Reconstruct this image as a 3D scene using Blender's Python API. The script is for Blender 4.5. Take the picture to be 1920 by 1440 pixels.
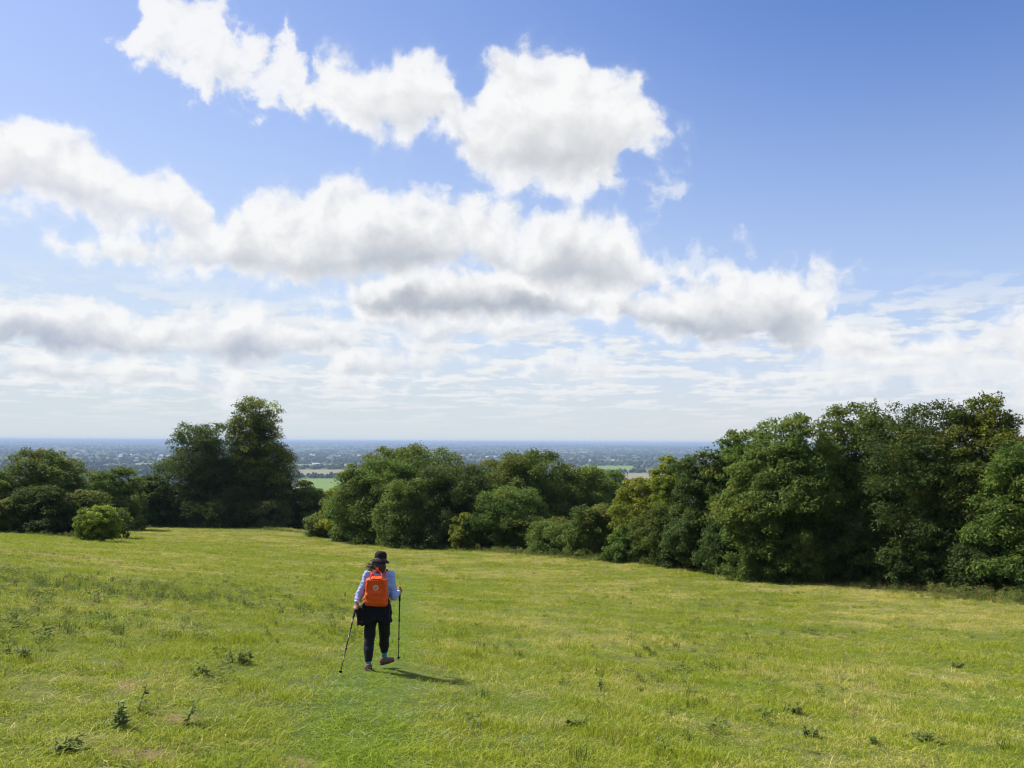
import bpy, bmesh, math, random
import numpy as np
from mathutils import Vector, Matrix, Euler

for _o in list(bpy.data.objects):
    bpy.data.objects.remove(_o)
SC = bpy.context.scene
COL = SC.collection
R = math.radians

# ---------------------------------------------------------------- camera
PW, PH = 1920.0, 1440.0                 # size of the photograph in pixels
HFOV = R(63.4)
FPX = PW / 2 / math.tan(HFOV / 2)
EYE = Vector((0.0, 0.0, 1.6))
CAM_ROT = Matrix.Rotation(R(90 + 3.97), 3, 'X') @ Matrix.Rotation(R(0.28), 3, 'Z')
cam_data = bpy.data.cameras.new('camera')
cam_data.sensor_fit = 'HORIZONTAL'
cam_data.angle = HFOV
cam_data.clip_start = 0.05
cam_data.clip_end = 200000
cam = bpy.data.objects.new('camera', cam_data)
cam.matrix_world = Matrix.Translation(EYE) @ CAM_ROT.to_4x4()
COL.objects.link(cam)
SC.camera = cam
SC.render.resolution_x, SC.render.resolution_y = 1024, 768


def ray(px, py):
    """world direction of a photograph pixel"""
    v = CAM_ROT @ Vector(((px - PW / 2) / FPX, -(py - PH / 2) / FPX, -1.0))
    return v.normalized()


def az_el(px, py):
    v = ray(px, py)
    return math.atan2(v.x, v.y), math.asin(v.z)


# ---------------------------------------------------------------- render, exposure
SC.render.engine = 'CYCLES'
SC.view_settings.view_transform = 'Standard'
SC.view_settings.look = 'None'
EXPO = 0.75
SC.view_settings.exposure = EXPO
SC.view_settings.gamma = 1.0
SC.view_settings.use_curve_mapping = False
SC.cycles.use_denoising = True
SC.cycles.denoiser = 'OPENIMAGEDENOISE'
SC.cycles.denoising_input_passes = 'RGB_ALBEDO_NORMAL'
SC.cycles.denoising_prefilter = 'ACCURATE'
SC.cycles.filter_width = 1.15
SC.cycles.use_adaptive_sampling = True
SC.cycles.adaptive_threshold = 0.01
SC.cycles.max_bounces = 6
SC.cycles.diffuse_bounces = 3
SC.cycles.glossy_bounces = 2
SC.cycles.transmission_bounces = 4
SC.cycles.volume_bounces = 1
SC.cycles.sample_clamp_indirect = 1.5
SC.cycles.caustics_reflective = False
SC.cycles.caustics_refractive = False

# ---------------------------------------------------------------- sun
SUN_AZ, SUN_EL = R(-63), R(47.5)          # azimuth from +Y towards +X
SUN_DIR = Vector((math.sin(SUN_AZ) * math.cos(SUN_EL), math.cos(SUN_AZ) * math.cos(SUN_EL), math.sin(SUN_EL)))
sun_data = bpy.data.lights.new('sun', 'SUN')
sun_data.energy = 4.6
sun_data.angle = R(0.53)
sun_data.color = (1.0, 0.955, 0.88)
sun = bpy.data.objects.new('sun', sun_data)
sun.rotation_euler = SUN_DIR.to_track_quat('Z', 'Y').to_euler()
sun.location = (-60, 40, 80)
COL.objects.link(sun)


# ---------------------------------------------------------------- node helper
class S:
    """a socket (or number) with arithmetic that adds Math nodes"""
    tree = None

    def __init__(self, s):
        self.s = s

    @staticmethod
    def put(inp, v):
        if isinstance(v, S):
            v = v.s
        if isinstance(v, bpy.types.NodeSocket):
            S.tree.links.new(v, inp)
        else:
            inp.default_value = v

    @staticmethod
    def math(op, *args, clamp=False):
        n = S.tree.nodes.new('ShaderNodeMath')
        n.operation = op
        n.use_clamp = clamp
        for i, a in enumerate(args):
            S.put(n.inputs[i], a)
        return S(n.outputs[0])

    def __add__(self, o): return S.math('ADD', self, o)
    def __radd__(self, o): return S.math('ADD', o, self)
    def __sub__(self, o): return S.math('SUBTRACT', self, o)
    def __rsub__(self, o): return S.math('SUBTRACT', o, self)
    def __mul__(self, o): return S.math('MULTIPLY', self, o)
    def __rmul__(self, o): return S.math('MULTIPLY', o, self)
    def __truediv__(self, o): return S.math('DIVIDE', self, o)
    def __pow__(self, o): return S.math('POWER', self, o)
    def min(self, o): return S.math('MINIMUM', self, o)
    def max(self, o): return S.math('MAXIMUM', self, o)
    def clamp(self): return S.math('ADD', self, 0.0, clamp=True)


def smooth(v, lo, hi):
    n = S.tree.nodes.new('ShaderNodeMapRange')
    n.interpolation_type = 'SMOOTHSTEP'
    S.put(n.inputs['Value'], v)
    S.put(n.inputs['From Min'], lo)
    S.put(n.inputs['From Max'], hi)
    return S(n.outputs[0])


def mixc(f, a, b):
    n = S.tree.nodes.new('ShaderNodeMix')
    n.data_type = 'RGBA'
    S.put(n.inputs[0], f)
    S.put(n.inputs[6], a)
    S.put(n.inputs[7], b)
    return S(n.outputs[2])


def vec(x, y, z):
    n = S.tree.nodes.new('ShaderNodeCombineXYZ')
    for i, v in enumerate((x, y, z)):
        S.put(n.inputs[i], v)
    return S(n.outputs[0])


def vmath(op, a, b):
    n = S.tree.nodes.new('ShaderNodeVectorMath')
    n.operation = op
    S.put(n.inputs[0], a)
    S.put(n.inputs[3] if op == 'SCALE' else n.inputs[1], b)
    return S(n.outputs[0])


def split(v):
    n = S.tree.nodes.new('ShaderNodeSeparateXYZ')
    S.put(n.inputs[0], v)
    return [S(o) for o in n.outputs]


def noise(v, scale, detail=4.0, rough=0.55, color=False, distort=0.0):
    n = S.tree.nodes.new('ShaderNodeTexNoise')
    S.put(n.inputs['Vector'], v)
    n.inputs['Scale'].default_value = scale
    n.inputs['Detail'].default_value = detail
    n.inputs['Roughness'].default_value = rough
    n.inputs['Distortion'].default_value = distort
    return S(n.outputs[1 if color else 0])


# ---------------------------------------------------------------- world: clear sky with cumulus
world = bpy.data.worlds.new('World')
SC.world = world
world.use_nodes = True
S.tree = world.node_tree
S.tree.nodes.clear()
SKY_STRENGTH = 0.105
sky = S.tree.nodes.new('ShaderNodeTexSky')
sky.sky_type = 'NISHITA'
sky.sun_disc = False
sky.sun_elevation = SUN_EL
sky.sun_rotation = SUN_AZ
sky.altitude = 200
sky.air_density = 1.0
sky.dust_density = 0.6
sky.ozone_density = 6.0
tc = S.tree.nodes.new('ShaderNodeTexCoord')
D = S(tc.outputs['Generated'])
dx, dy, dz = split(D)
AZ = S.math('ARCTAN2', dx, dy)
EL = S.math('ARCSINE', dz)
U0, U1, V1 = -0.75, 0.75, 0.75          # ranges of the outline curves (radians)

# lumpy warp of the cloud outlines: large drift, billows, fine fringe
nA = split(noise(D, 5.0, 2.0, 0.5, True))
nB = split(noise(D, 16.0, 5.0, 0.56, True))
WX = (nA[0] - 0.5) * 0.05 + (nB[0] - 0.5) * 0.055
WY = (nA[1] - 0.5) * 0.03 + (nB[1] - 0.5) * 0.05
A2 = AZ + WX
E2 = EL + WY
FB = noise(vmath('ADD', D, vmath('SCALE', vec(WX, 0.0, WY), 0.6)), 26.0, 6.0, 0.54) - 0.5      # billows
_off = vmath('ADD', D, tuple(Vector((-0.011, 0.0, 0.013))))
FB2 = noise(vmath('ADD', _off, vmath('SCALE', vec(WX, 0.0, WY), 0.6)), 26.0, 6.0, 0.54) - 0.5  # the same, a step towards the sun
RELIEF = FB - FB2
SOFT = noise(D, 9.0, 3.0, 0.5) - 0.5


def curve(pts):
    n = S.tree.nodes.new('ShaderNodeFloatCurve')
    c = n.mapping.curves[0]
    co = []
    for px, py in pts:
        a, e = az_el(px, py)
        co.append(((a - U0) / (U1 - U0), e / V1))
    co.sort()
    co = [(0.0, co[0][1])] + co + [(1.0, co[-1][1])]
    while len(c.points) < len(co):
        c.points.new(0.5, 0.5)
    for p, (x, y) in zip(c.points, co):
        p.location = (x, max(0.0, y))
        p.handle_type = 'AUTO_CLAMPED'
    n.mapping.use_clip = False
    n.mapping.update()
    S.put(n.inputs['Value'], (A2 - U0) * (1.0 / (U1 - U0)))
    return S(n.outputs[0]) * V1


def rgba(r, g, b):
    k = 1.0 / SKY_STRENGTH / 2 ** EXPO
    return (r * k, g * k, b * k, 1.0)


def cloud(bg, top, bot, edge=0.011, ragged=0.085, grey=1.0, opacity=1.0, base=(0.45, 0.50, 0.585), lit=(0.945, 0.95, 0.955), thick=0.05):
    t, b = curve(top), curve(bot)
    xs = [az_el(*p)[0] for p in top]
    a0, a1 = min(xs), max(xs)
    d = (t - E2).min(E2 - b).min(A2 - a0).min(a1 - A2)
    dn = d + FB * ragged + SOFT * ragged * 0.35
    alpha = (smooth(dn, -edge * 0.9, edge * 1.1) * 0.75 + smooth(dn, -edge * 2.2, edge * 3.0) * 0.25) * opacity
    h = ((E2 - b) / (t - b).max(0.004)).clamp()
    body = smooth((t - E2).min((E2 - b) * 3.0 + 0.012).min(A2 - a0).min(a1 - A2) + FB * ragged + SOFT * ragged * 0.35, -0.01, thick * 2.0)  # how deep inside the outline
    shade = smooth(1.0 - h + SOFT * 0.7 + FB * 0.35, 0.12, 1.0) * body * 1.15 * grey
    shade = shade + RELIEF * (-1.5) + SOFT * 0.75 * body - FB * 0.30 * body + 0.10 * body
    shade = shade.max(0.0)
    col = mixc((shade / (1.0 + shade * 0.38)).clamp(), rgba(*lit), rgba(*base))
    return mixc(alpha.clamp(), bg, col)


hs = S.tree.nodes.new('ShaderNodeHueSaturation')
hs.inputs['Saturation'].default_value = 1.22
S.put(hs.inputs['Color'], sky.outputs[0])
SKYCOL = vmath('MULTIPLY', hs.outputs[0], (1.13, 0.80, 0.91))
# high thin veil, denser towards the horizon
veil = noise(vec(dx / (dz.max(0.0) + 0.12), dy / (dz.max(0.0) + 0.12), 0.0), 0.8, 5.0, 0.6)
hz = (1.0 - smooth(EL, -0.05, 0.62))
sunside = vmath('DOT_PRODUCT', D, (math.sin(SUN_AZ), math.cos(SUN_AZ), 0.0))
sunside = S(sunside.s.node.outputs['Value'])
va = (hz ** 1.4) * 0.88 + 0.04 + (veil - 0.45) * 0.12 * hz + smooth(sunside, -0.1, 1.0) * 0.40 * (0.8 + 0.4 * veil)
bg = mixc((va * 0.92).clamp(), SKYCOL, mixc(smooth(EL, 0.16, 0.0), rgba(0.62, 0.75, 0.92), rgba(0.68, 0.745, 0.78)))

# broken stratocumulus layer seen edge-on near the horizon, continuing all round
LOGE = S.math('LOGARITHM', EL.max(0.0) + 0.06, 2.718)
PL = vec(AZ * 7.5, LOGE * 4.8, 0.0)
patch = noise(vec(AZ * 2.2, LOGE * 2.0, 5.0), 1.0, 2.0, 0.5) - 0.5
s1 = noise(PL, 1.7, 6.0, 0.58) + patch * 0.30
s1b = noise(vmath('ADD', PL, (-0.05, 0.11, 0.0)), 1.7, 6.0, 0.58) + patch * 0.30
lay = smooth(s1, 0.46, 0.56) * smooth(EL, 0.20, 0.12) * smooth(EL, 0.0, 0.075) * 0.85
shade = smooth(s1b - s1, -0.06, 0.14) * 0.8 + smooth(s1, 0.58, 0.8) * 0.2
bg = mixc(lay.clamp(), bg, mixc(shade.clamp(), rgba(0.88, 0.90, 0.91), rgba(0.60, 0.67, 0.75)))
# scattered cumulus elsewhere in the sky (outside the photograph)
away = smooth(S.math('ABSOLUTE', AZ), 0.66, 0.85).max(smooth(EL, 0.56, 0.68))
s2 = noise(vec(dx / (dz.max(0.0) + 0.25), dy / (dz.max(0.0) + 0.25), 3.0), 1.9, 8.0, 0.55)
oth = smooth(s2, 0.54, 0.62) * away * smooth(EL, 0.05, 0.15)
bg = mixc(oth.clamp(), bg, mixc(smooth(s2, 0.60, 0.80), rgba(0.88, 0.89, 0.9), rgba(0.56, 0.61, 0.68)))

# low banks, far to near
bg = cloud(bg, [(1000, 690), (1060, 660), (1150, 668), (1180, 700)], [(1000, 700), (1100, 715), (1180, 706)], grey=0.8, opacity=0.8, thick=0.03)
bg = cloud(bg, [(560, 690), (620, 660), (740, 650), (860, 645), (920, 665)], [(560, 700), (680, 700), (800, 692), (920, 680)], grey=0.9, opacity=0.85, thick=0.03)
bg = cloud(bg, [(-80, 665), (60, 662), (200, 668), (330, 690), (520, 700), (720, 725), (760, 735)], [(-80, 705), (100, 708), (300, 718), (500, 730), (760, 745)], grey=1.0, opacity=0.8, thick=0.03)
bg = cloud(bg, [(1380, 700), (1480, 675), (1560, 650), (1700, 660), (1850, 640), (2000, 630)], [(1380, 712), (1500, 718), (1700, 726), (2000, 730)], grey=0.5, opacity=0.75, base=(0.56, 0.6, 0.68), thick=0.04)
bg = cloud(bg, [(1520, 640), (1570, 612), (1650, 608), (1700, 636), (1800, 628), (1860, 605), (2000, 590)], [(1520, 655), (1580, 672), (1700, 678), (1800, 680), (2000, 690)], grey=1.0, base=(0.52, 0.56, 0.64), thick=0.04)
bg = cloud(bg, [(-100, 545), (0, 552), (70, 545), (160, 568), (280, 590), (390, 585), (500, 578), (600, 585), (670, 605)],
           [(-100, 648), (0, 645), (150, 660), (300, 668), (450, 668), (560, 662), (670, 650)], grey=1.5, thick=0.035, base=(0.46, 0.51, 0.62))
bg = cloud(bg, [(1120, 550), (1160, 540), (1230, 528), (1330, 500), (1420, 505), (1480, 502), (1530, 530), (1560, 600), (1570, 630)],
           [(1120, 565), (1180, 590), (1250, 615), (1330, 635), (1430, 645), (1520, 660), (1570, 648)], grey=1.45, thick=0.04)
bg = cloud(bg, [(1505, 520), (1530, 488), (1560, 488), (1585, 510)], [(1505, 545), (1540, 580), (1575, 590), (1585, 540)], grey=0.35, opacity=0.9, thick=0.05)
bg = cloud(bg, [(660, 585), (760, 575), (900, 590), (1000, 595), (1080, 600)], [(660, 600), (760, 630), (900, 640), (1000, 622), (1080, 612)], grey=0.9, opacity=0.8, thick=0.04)
bg = cloud(bg, [(620, 548), (720, 530), (840, 500), (960, 482), (1020, 505), (1080, 530), (1140, 550)],
           [(620, 548), (700, 590), (820, 596), (960, 592), (1080, 588), (1140, 568)], grey=1.5, thick=0.04, base=(0.45, 0.49, 0.56))
bg = cloud(bg, [(70, 438), (200, 440), (300, 425), (400, 418), (440, 400), (500, 366), (600, 356), (690, 346), (800, 376), (880, 372), (960, 392), (1000, 415), (1060, 398), (1120, 402), (1165, 402), (1190, 440), (1230, 470), (1270, 500)],
           [(70, 446), (150, 468), (260, 496), (400, 508), (480, 525), (580, 545), (700, 540), (850, 520), (950, 505), (1050, 545), (1200, 535), (1270, 520)], grey=1.2, thick=0.06, base=(0.46, 0.505, 0.575))
bg = cloud(bg, [(-100, 230), (-20, 215), (50, 210), (130, 222), (200, 268), (260, 305), (330, 335), (390, 380), (425, 425)],
           [(-100, 380), (0, 375), (110, 395), (200, 412), (300, 432), (380, 452), (425, 440)], grey=0.85, thick=0.06, base=(0.50, 0.53, 0.64))
bg = cloud(bg, [(235, 75), (270, 30), (300, -20), (350, -25), (400, 0), (450, 50), (475, 85), (500, 88), (540, 62), (560, 100), (580, 150), (605, 185)],
           [(230, 90), (310, 120), (400, 180), (470, 208), (560, 215), (600, 212)], grey=0.25, opacity=0.95, ragged=0.16, thick=0.08)
bg = cloud(bg, [(570, 150), (590, 105), (640, 115), (720, 130), (770, 100), (825, 118), (860, 160), (885, 190), (905, 172), (930, 140), (960, 112), (1000, 92), (1060, 88), (1110, 105), (1150, 125), (1190, 140), (1215, 175), (1235, 205), (1255, 240), (1275, 262)],
           [(570, 212), (640, 240), (740, 272), (800, 248), (845, 258), (900, 322), (1000, 358), (1090, 352), (1170, 335), (1190, 290), (1250, 284), (1275, 268)], grey=1.05, thick=0.08, base=(0.54, 0.57, 0.61))
bg = cloud(bg, [(1150, 350), (1190, 330), (1250, 345)], [(1150, 365), (1200, 370), (1250, 355)], grey=0.1, opacity=0.55, ragged=0.15)
bg = cloud(bg, [(735, 345), (780, 330), (860, 340)], [(735, 352), (800, 360), (860, 352)], grey=0.0, opacity=0.5, ragged=0.15)
bg = cloud(bg, [(1270, 475), (1320, 448), (1360, 490)], [(1270, 485), (1320, 485), (1360, 498)], grey=0.0, opacity=0.5, ragged=0.15)

bgn = S.tree.nodes.new('ShaderNodeBackground')
S.put(bgn.inputs[0], bg)
bgn.inputs[1].default_value = SKY_STRENGTH
won = S.tree.nodes.new('ShaderNodeOutputWorld')
S.tree.links.new(bgn.outputs[0], won.inputs[0])
world.cycles.sampling_method = 'MANUAL'
world.cycles.sample_map_resolution = 512


# ---------------------------------------------------------------- helpers
rng = np.random.default_rng(11)


def hash2(ix, iy, seed):
    h = (ix.astype(np.int64) * 374761393 + iy.astype(np.int64) * 668265263 + seed * 974634541) & 0x7fffffff
    h = ((h ^ (h >> 13)) * 1274126177) & 0x7fffffff
    return ((h ^ (h >> 16)) & 0xffff) / 65535.0


def vnoise(x, y, seed=0):
    x, y = np.asarray(x, float), np.asarray(y, float)
    ix, iy = np.floor(x), np.floor(y)
    fx, fy = x - ix, y - iy
    fx, fy = fx * fx * (3 - 2 * fx), fy * fy * (3 - 2 * fy)
    a, b = hash2(ix, iy, seed), hash2(ix + 1, iy, seed)
    c, d = hash2(ix, iy + 1, seed), hash2(ix + 1, iy + 1, seed)
    return (a * (1 - fx) + b * fx) * (1 - fy) + (c * (1 - fx) + d * fx) * fy


def fbm(x, y, seed=0, oct=4):
    s, a, t = 0.0, 0.5, 0.0
    for i in range(oct):
        s = s + a * vnoise(np.asarray(x) * 2 ** i, np.asarray(y) * 2 ** i, seed + i)
        t += a
        a *= 0.5
    return s / t


def mesh_obj(name, verts, faces, mat=None, parent=None, smooth_shade=False):
    me = bpy.data.meshes.new(name)
    verts = np.asarray(verts, np.float32).reshape(-1, 3)
    if isinstance(faces, np.ndarray):
        k = faces.shape[1]
        me.vertices.add(len(verts))
        me.vertices.foreach_set('co', verts.ravel())
        me.loops.add(faces.size)
        me.loops.foreach_set('vertex_index', faces.astype(np.int32).ravel())
        me.polygons.add(len(faces))
        me.polygons.foreach_set('loop_start', np.arange(0, faces.size, k, dtype=np.int32))
        me.update(calc_edges=True)
        me.validate()
    else:
        me.from_pydata(verts.tolist(), [], faces)
        me.update()
    if smooth_shade:
        me.polygons.foreach_set('use_smooth', np.ones(len(me.polygons), bool))
    if mat:
        me.materials.append(mat)
    o = bpy.data.objects.new(name, me)
    COL.objects.link(o)
    if parent:
        o.parent = parent
    return o


def face_attr(o, name, vals):
    a = o.data.attributes.new(name, 'FLOAT', 'FACE')
    a.data.foreach_set('value', np.asarray(vals, np.float32))


def empty(name, loc=(0, 0, 0), rz=0.0):
    o = bpy.data.objects.new(name, None)
    o.location = loc
    o.rotation_euler = (0, 0, rz)
    o.empty_display_size = 0.2
    COL.objects.link(o)
    return o


def tag(o, label=None, cat=None, group=None, kind=None):
    for k, v in (('label', label), ('category', cat), ('group', group), ('kind', kind)):
        if v:
            o[k] = v
    return o


def new_mat(name):
    m = bpy.data.materials.new(name)
    m.use_nodes = True
    S.tree = m.node_tree
    S.tree.nodes.clear()
    return m


def out_surface(sh):
    n = S.tree.nodes.new('ShaderNodeOutputMaterial')
    S.tree.links.new(sh, n.inputs['Surface'])


def principled(col, rough=0.8, spec=0.3, normal=None, sheen=0.0):
    n = S.tree.nodes.new('ShaderNodeBsdfPrincipled')
    S.put(n.inputs['Base Color'], col)
    S.put(n.inputs['Roughness'], rough)
    n.inputs['Specular IOR Level'].default_value = spec
    if sheen:
        n.inputs['Sheen Weight'].default_value = sheen
    if normal is not None:
        S.put(n.inputs['Normal'], normal)
    return n.outputs[0]


def bump(h, strength=0.5, dist=0.02):
    n = S.tree.nodes.new('ShaderNodeBump')
    n.inputs['Strength'].default_value = strength
    n.inputs['Distance'].default_value = dist
    S.put(n.inputs['Height'], h)
    return S(n.outputs[0])


def attr(name, out=2):
    n = S.tree.nodes.new('ShaderNodeAttribute')
    n.attribute_name = name
    return S(n.outputs[out])


def position():
    n = S.tree.nodes.new('ShaderNodeNewGeometry')
    return S(n.outputs['Position'])


def c4(r, g, b):
    return (r, g, b, 1.0)


# ---------------------------------------------------------------- terrain height
HC = (-0.11366921, -0.16855263, 0.00147673, 0.00171329, 0.00071837, 0.1514385)
EDGE = [(1920, 41), (1820, 43), (1700, 46), (1550, 51), (1400, 57), (1300, 62), (1200, 67), (1100, 72), (1000, 78), (850, 84),
        (700, 92), (600, 110), (450, 130), (300, 126), (240, 112), (225, 84), (200, 78), (60, 78), (0, 78)]
_ea = np.array([math.atan2((p - 960) / FPX, 1.0) for p, d in EDGE])[::-1]
_er = np.array([d / math.cos(math.atan2((p - 960) / FPX, 1.0)) for p, d in EDGE])[::-1]
PLAIN = -125.0


def field_z(x, y):
    yc = np.clip(y, 0, 150)
    xc = 60 * np.tanh(x / 60.0) if np.ndim(x) else 60 * math.tanh(x / 60.0)
    z = HC[0] * xc + HC[1] * yc + HC[2] * xc * xc + HC[3] * xc * yc + HC[4] * yc * yc + HC[5] * (1 - np.exp(-yc / 8))
    yb = np.minimum(y, 0)
    return z + 6.0 * np.tanh(-0.15 * yb / 6.0)


def edge_r(a):
    return np.interp(a, _ea, _er)


def terrain_z(x, y):
    x, y = np.asarray(x, float), np.asarray(y, float)
    r = np.hypot(x, y) + 1e-6
    a = np.arctan2(x, y)
    re = edge_r(a) + 4.0
    front = np.clip((1.9 - np.abs(a)) / 0.7, 0, 1)
    re = re + (1 - front) * 160
    k = np.minimum(1.0, (re + 25) / r)
    z = field_z(x * k, y * k)
    s = np.maximum(0.0, r - re)
    z = z - 0.30 * s * s / (s + 40.0)
    calm = 1 - 0.95 * np.exp(-((x + 1.9) ** 2 + (y - 11.8) ** 2) / 2.5)
    bumps = ((fbm(x * 0.35, y * 0.35, 3, 3) - 0.5) * 0.10 * np.clip((r - 1) / 5, 0, 1) + (fbm(x * 1.6, y * 1.6, 9, 2) - 0.5) * 0.06) * calm
    z = z + bumps * (r < 260)
    hills = 95 * np.clip((r - 9000) / 20000, 0, 1) * fbm(x / 7000, y / 5200, 21, 3) ** 1.3 * 1.7 + 7 * (fbm(x / 1500, y / 1500, 31, 3) - 0.5)
    pl = PLAIN + hills
    w = 14.0
    return pl + w * np.logaddexp(0.0, np.clip((z - pl) / w, -60, 60))


def tz(x, y):
    return float(terrain_z(np.array([x]), np.array([y]))[0])


def at(px, d):
    """ground point under a photograph column at distance d along the view axis"""
    v = ray(px, 960)
    x, y = v.x / v.y * d, d
    return Vector((x, y, tz(x, y)))


def z_at(px, py, d):
    v = ray(px, py)
    return EYE.z + v.z / v.y * d


# ---------------------------------------------------------------- meadow colours, shared by ground and grass
def meadow_tones():
    """returns position split, dryness 0..1, lushness 0..1 of the pasture at a point"""
    P = position()
    x, y, z = split(P)
    flat = vec(x, y, 0.0)
    big = noise(flat, 0.07, 3.0, 0.6)
    mid = noise(flat, 0.42, 4.0, 0.62)
    fine = noise(flat, 2.3, 3.0, 0.6)
    dry = smooth((big - 0.5) * 1.1 + (mid - 0.5) * 1.1 + (fine - 0.5) * 0.7 + 0.50 + smooth(x * 0.55 + y * 0.42, 4.0, 34.0) * 0.16, 0.30, 0.95)
    lush = smooth(noise(vmath('ADD', flat, (31.0, 7.0, 0.0)), 0.30, 4.0, 0.6), 0.55, 0.72)
    # trodden line down the middle of the field: greener, shorter
    line = S.math('ABSOLUTE', x + 0.65 + y * 0.105 + (big - 0.5) * 1.0)
    worn = smooth(line, 0.75, 0.15) * smooth(y, 60.0, 20.0)
    lush = lush.max(worn * 0.8)
    dry = dry * (1.0 - worn * 0.6)
    return P, x, y, flat, dry, lush, fine


mat_ground = new_mat('meadow_soil')
P, x, y, flat, dry, lush, fine = meadow_tones()
speck = noise(flat, 16.0, 4.0, 0.7)
turf = mixc(dry, c4(0.070, 0.100, 0.016), c4(0.21, 0.19, 0.060))  # ground tones darkened, shade between the tufts put into the colour
turf = mixc(lush * 0.6, turf, c4(0.085, 0.145, 0.02))
turf = mixc(smooth(speck, 0.52, 0.72) * 0.6, turf, c4(0.060, 0.075, 0.018))
turf = mixc(smooth(speck, 0.44, 0.30) * 0.5, turf, c4(0.34, 0.31, 0.12))


def bare_patch(cx, cy, rx, ry):
    n = S.tree.nodes.new('ShaderNodeVectorMath')
    n.operation = 'LENGTH'
    S.put(n.inputs[0], vec((x - cx) * (1 / rx), (y - cy) * (1 / ry), 0.0))
    return smooth(S(n.outputs['Value']) + (speck - 0.5) * 1.6 + (fine - 0.5) * 1.2, 1.15, 0.55)


BARE = []
for px, py, rx, ry in ((265, 1417, 0.28, 0.22), (325, 1350, 0.22, 0.2), (350, 1405, 0.15, 0.12), (45, 1036, 3.2, 1.6), (250, 1290, 0.2, 0.25), (555, 1433, 0.25, 0.18), (520, 1040, 1.4, 1.2)):
    v = ray(px, py)
    t = 6.0
    for _ in range(200):
        p = EYE + v * t
        if p.z < field_z(p.x, p.y):
            break
        t *= 1.015
    BARE.append((p.x, p.y, rx, ry))
bare = bare_patch(*BARE[0])
for b_ in BARE[1:]:
    bare = bare.max(bare_patch(*b_))
turf = mixc(bare * 0.8, turf, mixc(speck, c4(0.12, 0.075, 0.040), c4(0.30, 0.21, 0.11)))
# the plain far below: hedged fields, woods
r2 = S.math('SQRT', x * x + y * y)
vor = S.tree.nodes.new('ShaderNodeTexVoronoi')
vor.inputs['Scale'].default_value = 1 / 420.0
S.put(vor.inputs['Vector'], vmath('ADD', flat, vmath('SCALE', noise(flat, 1 / 700.0, 2.0, 0.5, True), 260.0)))
cr, cg, cb = split(S(vor.outputs['Color']))
fld = mixc(smooth(cr, 0.60, 0.64), c4(0.060, 0.095, 0.028), c4(0.15, 0.125, 0.07))
fld = mixc(smooth(cg, 0.45, 0.50) * 0.8, fld, c4(0.030, 0.048, 0.020))
fld = mixc(noise(flat, 1 / 60.0, 4.0, 0.6) * 0.5, fld, c4(0.028, 0.042, 0.016))
gcol = mixc(smooth(r2, 180.0, 320.0), turf, fld)
hgt = speck * 0.6 + noise(flat, 45.0, 3.0, 0.7) * 0.4
out_surface(principled(gcol, 0.95, 0.1, bump(hgt, 0.9, 0.05)))

_az = np.concatenate([np.linspace(-math.pi, R(-48), 60)[:-1], np.linspace(R(-48), R(48), 360), np.linspace(R(48), math.pi, 60)[1:-1]])
_rr = np.concatenate([[0.0], np.geomspace(0.5, 47000, 240)])
gx = (_rr[:, None] * np.sin(_az)[None, :])
gy = (_rr[:, None] * np.cos(_az)[None, :])
gz = terrain_z(gx, gy)
nr, na = gx.shape
idx = np.arange(nr * na).reshape(nr, na)
nxt = np.roll(idx, -1, axis=1)
F4 = np.stack([idx[:-1], nxt[:-1], nxt[1:], idx[1:]], -1).reshape(-1, 4)[:, ::-1]
ground = mesh_obj('ground', np.stack([gx, gy, gz], -1).reshape(-1, 3), F4, mat_ground, smooth_shade=True)
tag(ground, 'grassy hillside pasture running down to the wide hazy plain', kind='structure')

# ---------------------------------------------------------------- haze over the plain
haze_mat = bpy.data.materials.new('haze_air')
haze_mat.use_nodes = True
S.tree = haze_mat.node_tree
S.tree.nodes.clear()
pv = S.tree.nodes.new('ShaderNodeVolumePrincipled')
pv.inputs['Color'].default_value = (0.44, 0.575, 0.82, 1.0)
pv.inputs['Density'].default_value = 7.2e-5
pv.inputs['Anisotropy'].default_value = 0.0
mo = S.tree.nodes.new('ShaderNodeOutputMaterial')
S.tree.links.new(pv.outputs[0], mo.inputs['Volume'])
hx, hb, ht = 50000.0, PLAIN - 12.0, 16.0
hv = [(sx * hx, sy * hx, sz) for sz in (hb, ht) for sy in (-1, 1) for sx in (-1, 1)]
haze = mesh_obj('haze', hv, [(0, 2, 3, 1), (4, 5, 7, 6), (0, 1, 5, 4), (2, 6, 7, 3), (0, 4, 6, 2), (1, 3, 7, 5)], haze_mat)
tag(haze, 'thin blue summer haze lying over the plain', kind='stuff')

# ---------------------------------------------------------------- far woods and hedges on the plain
mat_far = new_mat('far_woodland')
t_ = attr('tint')
fc = mixc(t_, c4(0.016, 0.030, 0.014), c4(0.060, 0.085, 0.028))
out_surface(principled(fc, 0.95, 0.05))


def dome(seg=5):
    v = [(0, 0, 1.0)]
    for k, (rr, zz) in enumerate(((0.62, 0.80), (1.0, 0.38), (0.92, -0.05))):
        for i in range(seg):
            a = 2 * math.pi * (i + 0.5 * k) / seg
            v.append((rr * math.cos(a), rr * math.sin(a), zz))
    f = [(0, 1 + i, 1 + (i + 1) % seg) for i in range(seg)]
    for k in range(2):
        b0, b1 = 1 + k * seg, 1 + (k + 1) * seg
        for i in range(seg):
            j = (i + 1) % seg
            f.append((b0 + i, b1 + i, b1 + j if k else b1 + j))
            f.append((b0 + i, b1 + j, b0 + j))
    return np.array(v), np.array(f)


DV, DF = dome()
FIELDS = []      # open ground that must stay clear of trees: (centre, half sizes, angle)


def plain_hit(px, py):
    v = ray(px, py)
    t = (PLAIN - EYE.z) / v.z
    return EYE + v * t


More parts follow.
